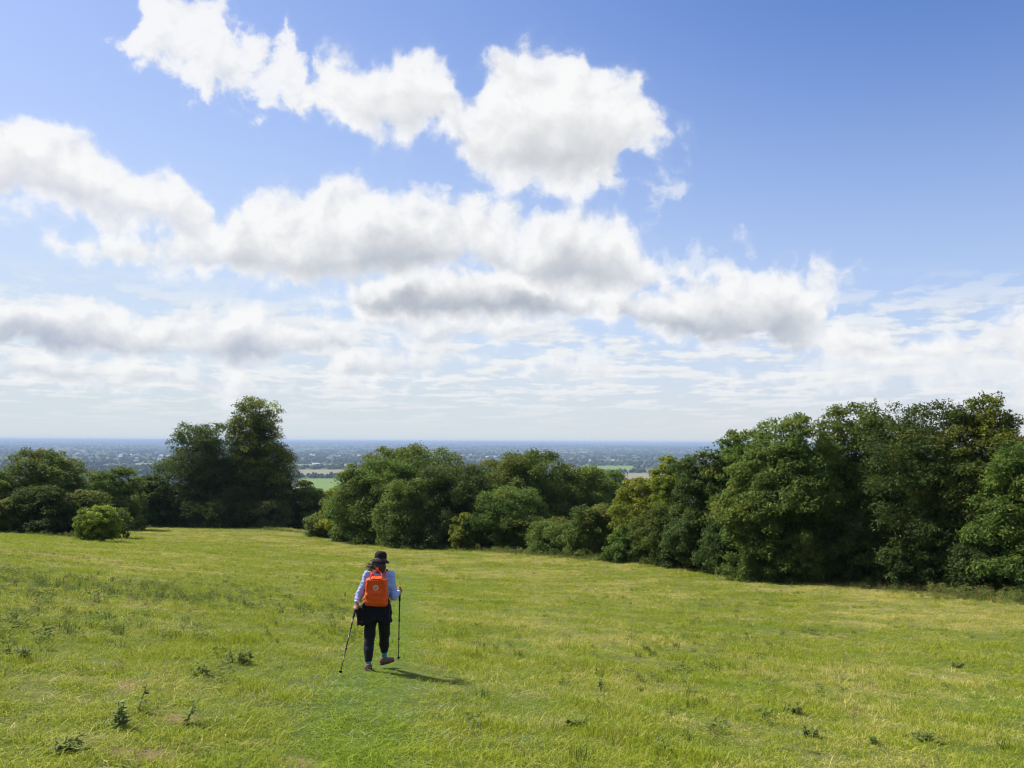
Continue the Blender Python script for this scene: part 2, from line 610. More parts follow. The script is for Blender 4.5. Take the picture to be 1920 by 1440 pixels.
def far_quad(pxs, py0, py1, name, label, mat):
    """an open field on the plain seen between two photograph rows"""
    a, b = plain_hit(pxs[0], py0), plain_hit(pxs[1], py0)
    c, d = plain_hit(pxs[3], py1), plain_hit(pxs[2], py1)
    n = 10
    V = []
    for i in range(n + 1):
        for j in range(n + 1):
            u, w = i / n, j / n
            p = a.lerp(b, u).lerp(d.lerp(c, u), w)
            V.append((p.x, p.y, tz(p.x, p.y) + 0.6))
    Fq = [(i * (n + 1) + j, (i + 1) * (n + 1) + j, (i + 1) * (n + 1) + j + 1, i * (n + 1) + j + 1) for i in range(n) for j in range(n)]
    o = mesh_obj(name, V, Fq, mat, smooth_shade=True)
    tag(o, label, kind='structure')
    FIELDS.append((a, b, c, d))
    return o


def field_mat(name, c1, c2):
    m = new_mat(name)
    p_ = position()
    out_surface(principled(mixc(noise(p_, 1 / 45.0, 4.0, 0.6), c4(*c1), c4(*c2)), 0.95, 0.05))
    return m


fm_green = field_mat('far_meadow_green', (0.105, 0.175, 0.033), (0.155, 0.21, 0.055))
fm_tan = field_mat('far_stubble_tan', (0.19, 0.16, 0.095), (0.24, 0.21, 0.13))
fm_pale = field_mat('far_pasture_pale', (0.13, 0.17, 0.07), (0.18, 0.20, 0.09))
far_quad((560, 665, 550, 660), 897, 931, 'far_meadow', 'bright green far meadow between the tall tree and the middle copse', fm_green)
far_quad((560, 680, 555, 680), 880, 891, 'far_stubble_field', 'tan far stubble field above the bright green meadow', fm_tan)
far_quad((540, 660, 535, 650), 870, 874, 'far_pasture', 'pale far pasture beyond the tan stubble field', fm_pale)
far_quad((1090, 1190, 1085, 1180), 873, 884, 'far_meadow', 'green far field above the middle copse near the golden tree', fm_green)
far_quad((1165, 1240, 1160, 1240), 888, 906, 'far_stubble_field', 'pale brown far field just left of the golden tree', fm_tan)
far_quad((735, 830, 740, 830), 846, 849, 'far_stubble_field', 'thin tan far field above the domed tree of the middle copse', fm_tan)
far_quad((1010, 1110, 1010, 1110), 848, 850, 'far_pasture', 'thin pale far field above the right end of the middle copse', fm_pale)
far_quad((250, 330, 255, 330), 868, 872, 'far_pasture', 'pale far field left of the tall tree', fm_pale)


def in_fields(x, y):
    m = np.zeros(x.shape, bool)
    for a, b, c, d in FIELDS:
        s = None
        poly = (a, b, c, d)
        ins = np.ones(x.shape, bool)
        for i in range(4):
            p, q = poly[i], poly[(i + 1) % 4]
            cr_ = (q.x - p.x) * (y - p.y) - (q.y - p.y) * (x - p.x)
            ins &= cr_ <= 0
        ins2 = np.ones(x.shape, bool)
        for i in range(4):
            p, q = poly[i], poly[(i + 1) % 4]
            cr_ = (q.x - p.x) * (y - p.y) - (q.y - p.y) * (x - p.x)
            ins2 &= cr_ >= 0
        m |= ins | ins2
    return m


def far_trees(name, label, n, r0, r1, wide, thr, seed):
    g = np.random.default_rng(seed)
    rr = np.exp(g.uniform(math.log(r0), math.log(r1), n))
    aa = g.uniform(R(-42), R(42), n)
    x, y = rr * np.sin(aa), rr * np.cos(aa)
    wood = fbm(x / 900, y / 700, 41, 3)
    # hedgerows: thin lines where a warped cell noise changes
    hx_, hy_ = x + 160 * fbm(x / 500, y / 500, 77, 2), y + 160 * fbm(x / 500, y / 500, 78, 2)
    hed = (np.abs(((hx_ / 330) % 1) - 0.5) < 0.028) | (np.abs(((hy_ / 280) % 1) - 0.5) < 0.028)
    keep = ((wood > thr) | (hed & (g.random(n) < 0.8)) | (g.random(n) < 0.03)) & ~in_fields(x, y)
    x, y, rr = x[keep], y[keep], rr[keep]
    m = len(x)
    w = wide * g.uniform(0.6, 1.4, m) * np.clip(rr / r0, 1, 60) ** 0.55
    h = g.uniform(6.5, 14.0, m) * (0.9 + 0.5 * (fbm(x / 300, y / 300, 5, 2)))
    ang = g.uniform(0, 6.28, m)
    base = terrain_z(x, y)
    c, s = np.cos(ang), np.sin(ang)
    jit = g.uniform(0.8, 1.2, (m, len(DV), 3))
    V = DV[None] * jit
    X = (V[:, :, 0] * c[:, None] - V[:, :, 1] * s[:, None]) * w[:, None] + x[:, None]
    Y = (V[:, :, 0] * s[:, None] + V[:, :, 1] * c[:, None]) * w[:, None] + y[:, None]
    Z = V[:, :, 2] * h[:, None] + base[:, None]
    VV = np.stack([X, Y, Z], -1).reshape(-1, 3)
    FF = (DF[None] + (np.arange(m) * len(DV))[:, None, None]).reshape(-1, 3)
    o = mesh_obj(name, VV, FF, mat_far, smooth_shade=True)
    face_attr(o, 'tint', np.repeat(np.clip(g.normal(0.4, 0.25, m), 0, 1), len(DF)))
    tag(o, label, kind='stuff')
    return m


far_trees('far_woodland', 'dark woods and hedgerows on the near plain below the hill', 15000, 900, 4200, 5.6, 0.45, 5)
far_trees('distant_woodland', 'blue grey woods stretching across the plain to the horizon', 22000, 4000, 36000, 10.0, 0.38, 6)


# ---------------------------------------------------------------- houses and barns far out on the plain
mat_fwall = new_mat('pale_render')
out_surface(principled(mixc(noise(position(), 0.05, 2.0, 0.5), c4(0.30, 0.29, 0.28), c4(0.50, 0.49, 0.48)), 0.9, 0.1))
mat_froof = new_mat('far_roof')
oi_ = S.tree.nodes.new('ShaderNodeObjectInfo')
out_surface(principled(mixc(S(oi_.outputs['Random']), c4(0.22, 0.12, 0.09), c4(0.55, 0.54, 0.54)), 0.7, 0.3))
hg = np.random.default_rng(15)
_hw = _hr = None


def far_house(px, py, L, Wd, Hh, label, group):
    global _hw, _hr
    p = plain_hit(px, py)
    z = tz(p.x, p.y)
    root = empty('barn' if L > 25 else 'house', (p.x, p.y, z), hg.uniform(-0.5, 0.5))
    tag(root, label, 'building', group)
    if _hw is None:
        v = [(-.5, -.5, -.2), (.5, -.5, -.2), (.5, .5, -.2), (-.5, .5, -.2), (-.5, -.5, 1), (.5, -.5, 1), (.5, .5, 1), (-.5, .5, 1), (-.5, 0, 1.75), (.5, 0, 1.75)]
        w = mesh_obj('wall', v, [(0, 1, 5, 4), (1, 2, 6, 9, 5), (2, 3, 7, 6), (3, 0, 4, 8, 7)], mat_fwall)
        rv = [(-.54, -.58, .95), (.54, -.58, .95), (.54, 0, 1.85), (-.54, 0, 1.85), (.54, .58, .95), (-.54, .58, .95)]
        r_ = mesh_obj('roof', rv + [(a, b, c - .08) for a, b, c in rv], [(0, 1, 2, 3), (3, 2, 4, 5), (7, 6, 9, 8), (8, 9, 11, 10), (0, 6, 7, 1), (5, 4, 10, 11), (0, 3, 9, 6), (3, 5, 11, 9), (1, 7, 8, 2), (2, 8, 10, 4)], mat_froof)
        _hw, _hr = w, r_
    else:
        w, r_ = _hw.copy(), _hr.copy()
        COL.objects.link(w)
        COL.objects.link(r_)
    for o in (w, r_):
        o.parent = root
        o.scale = (L, Wd, Hh)
    return root


for px0, px1, py0, py1, n_h, lb, gp in (
        (190, 330, 852, 868, 14, 'tiny pale house in the hazy village left of the tall beech', 'village left of the tall beech'),
        (20, 190, 846, 858, 5, 'tiny pale house on the plain above the left hawthorn dome', 'houses above the left hawthorn dome'),
        (560, 700, 850, 866, 8, 'tiny pale house on the plain between tall beech and middle copse', 'village between tall beech and middle copse'),
        (850, 1000, 848, 862, 5, 'tiny pale house on the plain above the middle copse', 'houses above the middle copse'),
        (1040, 1200, 856, 870, 6, 'tiny pale house on the plain between middle copse and golden maple', 'houses left of the golden maple')):
    for _ in range(n_h):
        big = hg.random() < 0.25
        far_house(hg.uniform(px0, px1), hg.uniform(py0, py1), hg.uniform(24, 25) if big else hg.uniform(14, 22), hg.uniform(11, 17), hg.uniform(8, 11), lb, gp)
far_house(320, 866, 60, 24, 9, 'long white barn roof far left of the tall beech', None)
far_house(592, 873, 34, 18, 8, 'single white barn in front of the far village', None)
far_house(860, 856, 90, 30, 9, 'long pale warehouse far above the middle copse', None)


# ---------------------------------------------------------------- trees
def leaf_mat(name, dark, light, warm, warm_amt=0.15):
    m = new_mat(name)
    t = attr('tint')
    w = attr('warm')
    oi = S.tree.nodes.new('ShaderNodeObjectInfo')
    rnd = S(oi.outputs['Random'])
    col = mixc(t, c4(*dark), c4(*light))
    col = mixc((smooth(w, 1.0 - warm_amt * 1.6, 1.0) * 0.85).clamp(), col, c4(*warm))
    hsv = S.tree.nodes.new('ShaderNodeHueSaturation')
    S.put(hsv.inputs['Hue'], 0.488 + rnd * 0.02)
    S.put(hsv.inputs['Value'], 0.85 + rnd * 0.3)
    S.put(hsv.inputs['Color'], col)
    col = S(hsv.outputs[0])
    pb = principled(col, 0.62, 0.12)
    tr = S.tree.nodes.new('ShaderNodeBsdfTranslucent')
    S.put(tr.inputs[0], mixc(0.35, col, c4(light[0] * 1.5, light[1] * 1.5, light[2] * 0.8)))
    mx = S.tree.nodes.new('ShaderNodeMixShader')
    mx.inputs[0].default_value = 0.40
    S.tree.links.new(pb, mx.inputs[1])
    S.tree.links.new(tr.outputs[0], mx.inputs[2])
    out_surface(mx.outputs[0])
    return m


LM = {
    'ash': leaf_mat('ash_leaves', (0.059, 0.103, 0.023), (0.165, 0.233, 0.048), (0.236, 0.259, 0.046), 0.10),
    'oak': leaf_mat('oak_leaves', (0.048, 0.085, 0.017), (0.137, 0.199, 0.036), (0.209, 0.198, 0.039), 0.12),
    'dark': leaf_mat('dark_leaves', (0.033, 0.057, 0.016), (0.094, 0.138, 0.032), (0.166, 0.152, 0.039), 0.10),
    'beech': leaf_mat('beech_leaves', (0.038, 0.062, 0.014), (0.112, 0.152, 0.028), (0.334, 0.351, 0.039), 0.32),
    'gold': leaf_mat('golden_leaves', (0.087, 0.130, 0.019), (0.215, 0.267, 0.035), (0.334, 0.343, 0.035), 0.45),
    'haw': leaf_mat('hawthorn_leaves', (0.052, 0.083, 0.018), (0.148, 0.197, 0.040), (0.222, 0.198, 0.053), 0.22),
    'lime': leaf_mat('bright_bush_leaves', (0.097, 0.134, 0.016), (0.239, 0.291, 0.036), (0.417, 0.441, 0.065), 0.3),
}
mat_bark = new_mat('bark')
pb_ = position()
bk = noise(vmath('MULTIPLY', pb_, (9.0, 9.0, 2.0)), 1.0, 5.0, 0.65)
out_surface(principled(mixc(bk, c4(0.035, 0.028, 0.02), c4(0.14, 0.12, 0.095)), 0.9, 0.15, bump(bk, 0.8, 0.03)))


def tube(pts, radii, seg=6):
    """tapered bent tube through pts"""
    pts = [Vector(p) for p in pts]
    V, F = [], []
    for i, p in enumerate(pts):
        d = (pts[min(i + 1, len(pts) - 1)] - pts[max(i - 1, 0)]).normalized()
        u = d.cross(Vector((0.31, 0.95, 0.1)))
        if u.length < 1e-3:
            u = d.cross(Vector((1, 0, 0)))
        u.normalize()
        w = d.cross(u)
        for k in range(seg):
            a = 2 * math.pi * k / seg
            V.append(p + (u * math.cos(a) + w * math.sin(a)) * radii[i])
    for i in range(len(pts) - 1):
        for k in range(seg):
            F.append((i * seg + k, i * seg + (k + 1) % seg, (i + 1) * seg + (k + 1) % seg, (i + 1) * seg + k))
    F.append(tuple(range(seg))[::-1])
    F.append(tuple((len(pts) - 1) * seg + k for k in range(seg)))
    return V, F


def join(parts):
    V, F = [], []
    for v, f in parts:
        n = len(V)
        V += [tuple(p) for p in v]
        F += [tuple(i + n for i in q) for q in f]
    return V, F


PROFILE = {   # crown half-width against height 0..1
    'round': [(0, 0.6), (0.12, 0.85), (0.35, 1.0), (0.6, 0.98), (0.8, 0.80), (0.93, 0.50), (1, 0.1)],
    'tall': [(0, 0.75), (0.10, 0.96), (0.28, 1.0), (0.48, 0.84), (0.66, 0.68), (0.82, 0.64), (0.93, 0.56), (1, 0.15)],
    'skirt': [(0, 0.85), (0.1, 1.0), (0.3, 1.0), (0.55, 0.94), (0.75, 0.78), (0.9, 0.52), (1, 0.1)],
    'bush': [(0, 0.86), (0.2, 1.0), (0.5, 0.90), (0.75, 0.64), (0.92, 0.34), (1, 0.05)],
    'spiky': [(0, 0.8), (0.15, 1.0), (0.4, 1.0), (0.62, 0.88), (0.8, 0.66), (0.92, 0.42), (1, 0.10)],
}
TREE_STATS = []


def make_tree(name, label, cat, px, top, wpx, d, mat, prof='round', leaf=0.24, n_leaf=20000, boughs=170, low=0.03, seed=0,
              group=None, lean=0.0, spikes=0, depth=0.9, clump=0.15, droop=0.0):
    g = np.random.default_rng(seed + 1000)
    base = at(px, d)
    topz = z_at(px, top, d)
    H = topz - base.z
    W = wpx / FPX * d / 2
    TREE_STATS.append((name, px, round(H, 1), round(W * 2, 1)))
    root = empty(name, base, g.uniform(-0.4, 0.4))
    tag(root, label, cat, group)
    z0 = H * low
    pt = np.array(PROFILE[prof])
    # main limbs carry lobes of the crown; boughs sit on the lobes
    prof_at = lambda q: np.interp(q, pt[:, 0], pt[:, 1])
    ph0 = g.uniform(0, 6.28)
    nl = max(8, int(boughs / 10))
    lt = np.concatenate([[0.88], ((np.arange(nl - 1) + g.uniform(0, 1, nl - 1)) / (nl - 1)) ** 0.88 * 0.97])
    la = np.arange(nl) * 2.39996 + ph0 + g.uniform(-0.5, 0.5, nl)
    lw = prof_at(lt) * W * g.uniform(0.80, 1.12, nl)
    ls = lw * g.uniform(0.44, 0.64, nl) + 0.08 * W                   # lobe radius
    lr_ = np.maximum(lw - ls * 0.95, 0) * np.where(np.arange(nl) == 0, 0.3, 1.0)
    lz = z0 + lt * (H - z0)
    lz = np.minimum(lz, H - ls * 0.75)
    lz[0] = H - ls[0] * 0.8
    lx, ly = lr_ * np.cos(la) + lean * lz, lr_ * np.sin(la) * depth
    m = boughs = int(boughs * 1.9)
    li = g.choice(nl, m, p=ls ** 2 / (ls ** 2).sum())
    bu = g.normal(0, 1, (m, 3))
    bu[:, 0] += 0.55 * np.cos(la[li])
    bu[:, 1] += 0.55 * np.sin(la[li])
    bu[:, 2] += 0.25
    bu /= np.linalg.norm(bu, axis=1)[:, None]
    rf = g.uniform(0.72, 0.98, m)
    cx = lx[li] + bu[:, 0] * ls[li] * rf
    cy = ly[li] + bu[:, 1] * ls[li] * rf
    bz = lz[li] + bu[:, 2] * ls[li] * rf * 1.0
    bw = (ls[li] * 0.55 + 0.18 * W) * g.uniform(0.24, 0.50, m) * (clump / 0.15)
    bz = np.clip(bz, bw * 0.3, H * 1.02 - bw * 0.3)
    # a shaded core so that the far side does not shine through everywhere
    nc = m // 5
    ct = g.uniform(0.02, 0.86, nc)
    cth = g.uniform(0, 6.28, nc)
    cr_ = prof_at(ct) * W * g.uniform(0.0, 0.55, nc)
    cx = np.append(cx, cr_ * np.cos(cth) + lean * ct * H)
    cy = np.append(cy, cr_ * np.sin(cth) * depth)
    bz = np.append(bz, z0 + ct * (H - z0))
    bw = np.append(bw, W * g.uniform(0.14, 0.26, nc))
    m = m + nc
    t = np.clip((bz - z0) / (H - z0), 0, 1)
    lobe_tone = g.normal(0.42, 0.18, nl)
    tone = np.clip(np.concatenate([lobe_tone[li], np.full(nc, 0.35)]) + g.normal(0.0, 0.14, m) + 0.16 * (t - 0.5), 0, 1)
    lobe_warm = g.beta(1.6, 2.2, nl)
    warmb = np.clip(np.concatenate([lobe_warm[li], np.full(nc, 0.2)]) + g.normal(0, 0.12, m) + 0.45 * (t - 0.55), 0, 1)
    if spikes:                                   # upright leading shoots that break the outline
        k = spikes
        t_s = g.uniform(0.86, 1.0, k)
        a_s = g.uniform(0, 6.28, k)
        r_s = g.uniform(0.1, 0.75, k) * W * np.interp(t_s - 0.12, pt[:, 0], pt[:, 1])
        for j in range(k):
            hgt = H * g.uniform(0.05, 0.10)
            for q in range(6):
                cx = np.append(cx, r_s[j] * math.cos(a_s[j]) + lean * H + g.normal(0, 0.05) + 0.3 * q / 6 * math.cos(a_s[j]))
                cy = np.append(cy, r_s[j] * math.sin(a_s[j]))
                bz = np.append(bz, z0 + (H - z0) * (t_s[j] - 0.08) + hgt * q / 5 * 1.4)
                bw = np.append(bw, clump * W * (1.0 - q / 8.0) * 0.85)
                tone = np.append(tone, g.uniform(0.45, 0.9))
                warmb = np.append(warmb, g.uniform(0.55, 1.0))
        m = len(cx)
    n_leaf = int(n_leaf * 2.35)
    leaf = leaf * 0.66
    # leaves: puffs that thin out downward, tufted
    pw = bw ** 2
    which = g.choice(m, n_leaf, p=pw / pw.sum())
    u = g.normal(0, 1, (n_leaf, 3))
    u /= np.linalg.norm(u, axis=1)[:, None] + 1e-9
    low_side = u[:, 2] < -0.25
    u[low_side, 2] *= -g.choice([1, 1, -0.6], low_side.sum())
    rr = g.uniform(0.45, 1.0, n_leaf) ** 0.6
    ntuft = 14                                   # twigs inside a bough
    tuft = g.integers(0, ntuft, n_leaf)
    tu = g.normal(0, 1, (m, ntuft, 3))
    tu /= np.linalg.norm(tu, axis=2)[:, :, None]
    tu[:, :, 2] = np.abs(tu[:, :, 2]) * 1.0 - 0.35
    dirv = u * 0.55 + tu[which, tuft] * 0.75
    b = bw[which]
    pos = np.stack([cx[which], cy[which], bz[which]], 1) + dirv * (rr * b)[:, None] * np.array([1.0, 1.0, 0.95])
    pos[:, 2] -= droop * b * g.random(n_leaf)
    pos[:, 2] = np.maximum(pos[:, 2], 0.05 + g.random(n_leaf) * 0.25)
    # leaf faces: folded diamonds
    nrm = dirv * 0.5 + np.array([0, 0, 0.45]) + g.normal(0, 0.6, (n_leaf, 3))
    nrm /= np.linalg.norm(nrm, axis=1)[:, None] + 1e-9
    tv = np.cross(nrm, g.normal(0, 1, (n_leaf, 3)))
    tv /= np.linalg.norm(tv, axis=1)[:, None] + 1e-9
    bv = np.cross(nrm, tv)
    sz = leaf * g.uniform(0.6, 1.35, n_leaf)[:, None]
    sk = g.uniform(-0.4, 0.4, n_leaf)[:, None]
    V = np.stack([pos - tv * sz, pos + bv * sz * 0.62 + tv * sz * sk, pos + tv * sz * 0.9 - bv * sz * 0.35], 1).reshape(-1, 3)
    Fc = np.arange(n_leaf)[:, None] * 3 + np.array([[0, 1, 2]])
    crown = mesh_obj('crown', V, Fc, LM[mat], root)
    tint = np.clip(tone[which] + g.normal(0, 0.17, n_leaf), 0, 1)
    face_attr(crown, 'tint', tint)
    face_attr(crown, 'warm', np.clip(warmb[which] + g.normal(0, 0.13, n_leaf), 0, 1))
    # trunk and limbs
    tr = max(0.04, H * 0.017)
    parts = [tube([(0, 0, -0.3), (0.02 * H, 0.01 * H, H * 0.25), (-0.01 * H + lean * H * .5, 0.02 * H, H * 0.55), (lean * H * 0.9, 0, H * 0.9)], [tr * 1.35, tr, tr * 0.6, tr * 0.12], 8)]
    big = np.argsort(-bw[:boughs])[:min(30, boughs)]
    for j in big:
        zj = max(H * 0.06, bz[j] - math.hypot(cx[j], cy[j]) * 0.8)
        zj = min(zj, H * 0.8)
        s0 = Vector((lean * zj * 0.8, 0.01 * H, zj))
        e0 = Vector((cx[j], cy[j], bz[j]))
        mid = s0.lerp(e0, 0.5) + Vector((0, 0, -0.04 * H))
        lr = tr * 0.38 * (1 - zj / H * 0.6)
        parts.append(tube([s0, mid, e0], [lr, lr * 0.6, lr * 0.15], 5))
    tv_, tf_ = join(parts)
    mesh_obj('trunk', tv_, tf_, mat_bark, root, True)
    return root


TREES = [
    # --- hedgerow and copse on the right, near to far
    ('ash_tree', 'green ash tree cut off by the right edge of the picture', 1925, 835, 170, 41, 'oak', 'skirt', dict(leaf=.15, n_leaf=24000, boughs=150)),
    ('beech_tree', 'tall beech with yellow tipped shoots, the tallest near the right edge', 1845, 752, 185, 46, 'beech', 'spiky', dict(leaf=.14, n_leaf=38000, boughs=230, spikes=9)),
    ('beech_tree', 'dark broad tree just left of the yellow tipped beech', 1715, 768, 210, 48, 'dark', 'skirt', dict(leaf=.14, n_leaf=40000, boughs=240, spikes=3)),
    ('maple_tree', 'tall tree with thin pale top shoots between the dark broad tree and the bright ash', 1610, 762, 190, 51, 'oak', 'spiky', dict(leaf=.15, n_leaf=36000, boughs=230, spikes=9)),
    ('ash_tree', 'bright green ash with feathery boughs in the middle of the right copse', 1490, 786, 180, 50, 'ash', 'skirt', dict(leaf=.16, n_leaf=36000, boughs=190, clump=.17)),
    ('ash_tree', 'lower ash standing in front of the bright green feathery ash', 1425, 850, 130, 50, 'ash', 'skirt', dict(leaf=.16, n_leaf=22000, boughs=140, clump=.17)),
    ('oak_tree', 'rounded oak sloping down on the left shoulder of the right copse', 1395, 815, 150, 57, 'oak', 'round', dict(leaf=.17, n_leaf=28000, boughs=180, low=.02)),
    ('ash_tree', 'blue green ash at the foot of the rounded shoulder oak', 1320, 852, 130, 58, 'dark', 'skirt', dict(leaf=.17, n_leaf=24000, boughs=160)),
    ('field_maple', 'golden green maple at the left tip of the right copse', 1262, 858, 105, 66, 'gold', 'skirt', dict(leaf=.17, n_leaf=20000, boughs=150)),
    ('field_maple', 'small golden maple below and left of the golden green one', 1192, 902, 105, 68, 'gold', 'skirt', dict(leaf=.17, n_leaf=14000, boughs=110)),
    ('hawthorn_bush', 'olive hawthorn in the hedge under the golden maples', 1245, 945, 110, 63, 'haw', 'bush', dict(leaf=.16, n_leaf=14000, boughs=100)),
    ('hawthorn_bush', 'rounded olive hawthorn, second last at the low left end of the hedge', 1125, 948, 120, 71, 'haw', 'bush', dict(leaf=.17, n_leaf=14000, boughs=100)),
    ('hawthorn_bush', 'lowest hawthorn at the left end of the sloping hedge', 1040, 985, 110, 76, 'haw', 'bush', dict(leaf=.17, n_leaf=11000, boughs=90)),
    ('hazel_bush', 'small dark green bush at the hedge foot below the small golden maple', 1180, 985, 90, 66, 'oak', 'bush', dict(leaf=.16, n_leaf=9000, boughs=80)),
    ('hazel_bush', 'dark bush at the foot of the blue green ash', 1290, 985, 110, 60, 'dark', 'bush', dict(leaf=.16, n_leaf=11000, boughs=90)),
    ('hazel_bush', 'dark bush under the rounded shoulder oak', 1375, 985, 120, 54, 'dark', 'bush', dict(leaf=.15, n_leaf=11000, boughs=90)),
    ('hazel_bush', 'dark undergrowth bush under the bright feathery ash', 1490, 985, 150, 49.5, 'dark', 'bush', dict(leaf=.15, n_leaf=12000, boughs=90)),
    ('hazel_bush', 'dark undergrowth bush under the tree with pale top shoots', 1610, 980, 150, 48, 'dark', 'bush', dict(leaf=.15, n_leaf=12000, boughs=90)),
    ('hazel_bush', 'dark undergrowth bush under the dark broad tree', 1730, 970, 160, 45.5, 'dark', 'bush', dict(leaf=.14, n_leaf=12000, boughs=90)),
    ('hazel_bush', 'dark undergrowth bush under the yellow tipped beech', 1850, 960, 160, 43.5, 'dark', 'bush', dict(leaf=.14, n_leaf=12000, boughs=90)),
    # --- copse in the middle
    ('oak_tree', 'domed oak, highest crown of the middle copse', 782, 846, 180, 98, 'oak', 'round', dict(leaf=.25, n_leaf=26000, boughs=170)),
    ('oak_tree', 'dark oak at the left end of the middle copse', 705, 868, 145, 93, 'oak', 'skirt', dict(leaf=.24, n_leaf=24000, boughs=160)),
    ('sycamore_tree', 'dark crowned sycamore in front of the domed oak', 842, 884, 150, 88, 'dark', 'skirt', dict(leaf=.22, n_leaf=26000, boughs=160)),
    ('ash_tree', 'pale green ash in front of the dark oak of the middle copse', 760, 905, 110, 86, 'ash', 'skirt', dict(leaf=.21, n_leaf=18000, boughs=120, clump=.17)),
    ('oak_tree', 'broad oak, right hand dome of the middle copse', 992, 857, 170, 96, 'oak', 'round', dict(leaf=.24, n_leaf=26000, boughs=170)),
    ('oak_tree', 'green oak between the two domes of the middle copse', 905, 868, 110, 101, 'oak', 'round', dict(leaf=.24, n_leaf=16000, boughs=120)),
    ('ash_tree', 'green ash low in front of the right hand dome', 955, 925, 135, 84, 'oak', 'skirt', dict(leaf=.21, n_leaf=22000, boughs=130, clump=.17)),
    ('oak_tree', 'green oak on the right shoulder of the middle copse', 1082, 884, 130, 100, 'oak', 'round', dict(leaf=.24, n_leaf=18000, boughs=130)),
    ('oak_tree', 'low green tree behind the hedge right of the middle copse', 1148, 890, 120, 108, 'oak', 'round', dict(leaf=.25, n_leaf=12000, boughs=100)),
    ('field_maple', 'slim yellow green maple left of the dark oak of the middle copse', 648, 915, 85, 102, 'gold', 'skirt', dict(leaf=.23, n_leaf=11000, boughs=90)),
    ('hawthorn_bush', 'pale olive bush at the left foot of the middle copse', 622, 962, 75, 104, 'haw', 'bush', dict(leaf=.22, n_leaf=8000, boughs=70)),
    ('hawthorn_bush', 'small olive bush in front of the slim yellow green maple', 668, 982, 75, 96, 'haw', 'bush', dict(leaf=.21, n_leaf=6000, boughs=60)),
    ('spindle_bush', 'thin yellow green bush standing between sycamore and low green ash', 872, 965, 55, 82, 'gold', 'bush', dict(leaf=.2, n_leaf=6000, boughs=60)),
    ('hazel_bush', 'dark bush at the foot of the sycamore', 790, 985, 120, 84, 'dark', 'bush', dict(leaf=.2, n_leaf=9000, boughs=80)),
    ('hazel_bush', 'dark bush at the right foot of the middle copse', 1010, 975, 130, 81, 'oak', 'bush', dict(leaf=.2, n_leaf=9000, boughs=80)),
    # --- left side
    ('beech_tree', 'very tall tapering beech, the highest tree on the left', 478, 752, 126, 134, 'beech', 'tall', dict(leaf=.27, n_leaf=36000, boughs=330, spikes=3, clump=.15)),
    ('beech_tree', 'broad dark beech leaning against the tall tapering one', 378, 800, 158, 131, 'dark', 'skirt', dict(leaf=.27, n_leaf=28000, boughs=190, spikes=3, lean=.06)),
    ('ash_tree', 'grey green ash low at the left foot of the two tall beeches', 318, 915, 95, 128, 'ash', 'skirt', dict(leaf=.26, n_leaf=14000, boughs=100)),
    ('holly_tree', 'dark holly at the right foot of the tall beech', 555, 905, 80, 140, 'dark', 'round', dict(leaf=.27, n_leaf=12000, boughs=90)),
    ('ash_tree', 'grey green tree in the gap between tall beech and middle copse', 592, 918, 75, 134, 'ash', 'round', dict(leaf=.27, n_leaf=10000, boughs=80)),
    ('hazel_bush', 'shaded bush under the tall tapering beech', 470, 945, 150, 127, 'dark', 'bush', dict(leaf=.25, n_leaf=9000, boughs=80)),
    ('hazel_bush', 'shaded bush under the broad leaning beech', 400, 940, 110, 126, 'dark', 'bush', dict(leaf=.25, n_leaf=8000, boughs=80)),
    ('hawthorn_tree', 'large rounded hawthorn, highest dome at the far left', 92, 851, 125, 92, 'haw', 'round', dict(leaf=.22, n_leaf=24000, boughs=170)),
    ('oak_tree', 'dark oak between the left dome and the broad leaning beech', 218, 885, 105, 112, 'oak', 'round', dict(leaf=.25, n_leaf=18000, boughs=130)),
    ('oak_tree', 'dark small oak next to the broad leaning beech', 272, 893, 75, 125, 'dark', 'skirt', dict(leaf=.25, n_leaf=12000, boughs=100)),
    ('willow_tree', 'pale green tree behind the left dome', 152, 884, 95, 125, 'haw', 'round', dict(leaf=.26, n_leaf=12000, boughs=100)),
    ('hawthorn_tree', 'hawthorn cut off by the left edge of the picture', 0, 890, 105, 88, 'haw', 'skirt', dict(leaf=.21, n_leaf=18000, boughs=130)),
    ('hawthorn_bush', 'dark shaded hawthorn bush in front of the left dome', 80, 918, 115, 79, 'dark', 'bush', dict(leaf=.2, n_leaf=16000, boughs=110)),
    ('hawthorn_bush', 'olive hawthorn bush between the dark bush and the bright round bush', 160, 925, 110, 82, 'haw', 'bush', dict(leaf=.2, n_leaf=12000, boughs=90)),
    ('hawthorn_bush', 'low olive bush at the left edge of the pasture', 8, 940, 80, 77, 'haw', 'bush', dict(leaf=.2, n_leaf=8000, boughs=70)),
    ('round_bush', 'bright yellow green round bush standing alone on the pasture', 190, 951, 74, 70, 'lime', 'bush', dict(leaf=.13, n_leaf=16000, boughs=130, clump=.12)),
    ('sapling', 'small pale sapling behind the bright round bush', 233, 957, 26, 84, 'lime', 'round', dict(leaf=.15, n_leaf=900, boughs=24)),
]
for i_, (nm, lb, px, tp, w_, d_, mt, pr, kw) in enumerate(TREES):
    cat_ = 'bush' if nm.endswith('bush') else ('sapling' if nm == 'sapling' else 'tree')
    kw = dict(kw)
    grp = 'bushes along the pasture edge' if cat_ == 'bush' else ('trees around the pasture' if cat_ == 'tree' else None)
    make_tree(nm, lb, cat_, px, tp, w_ * 1.2, d_, mt, pr, seed=i_ * 7 + 3, group=grp, **kw)


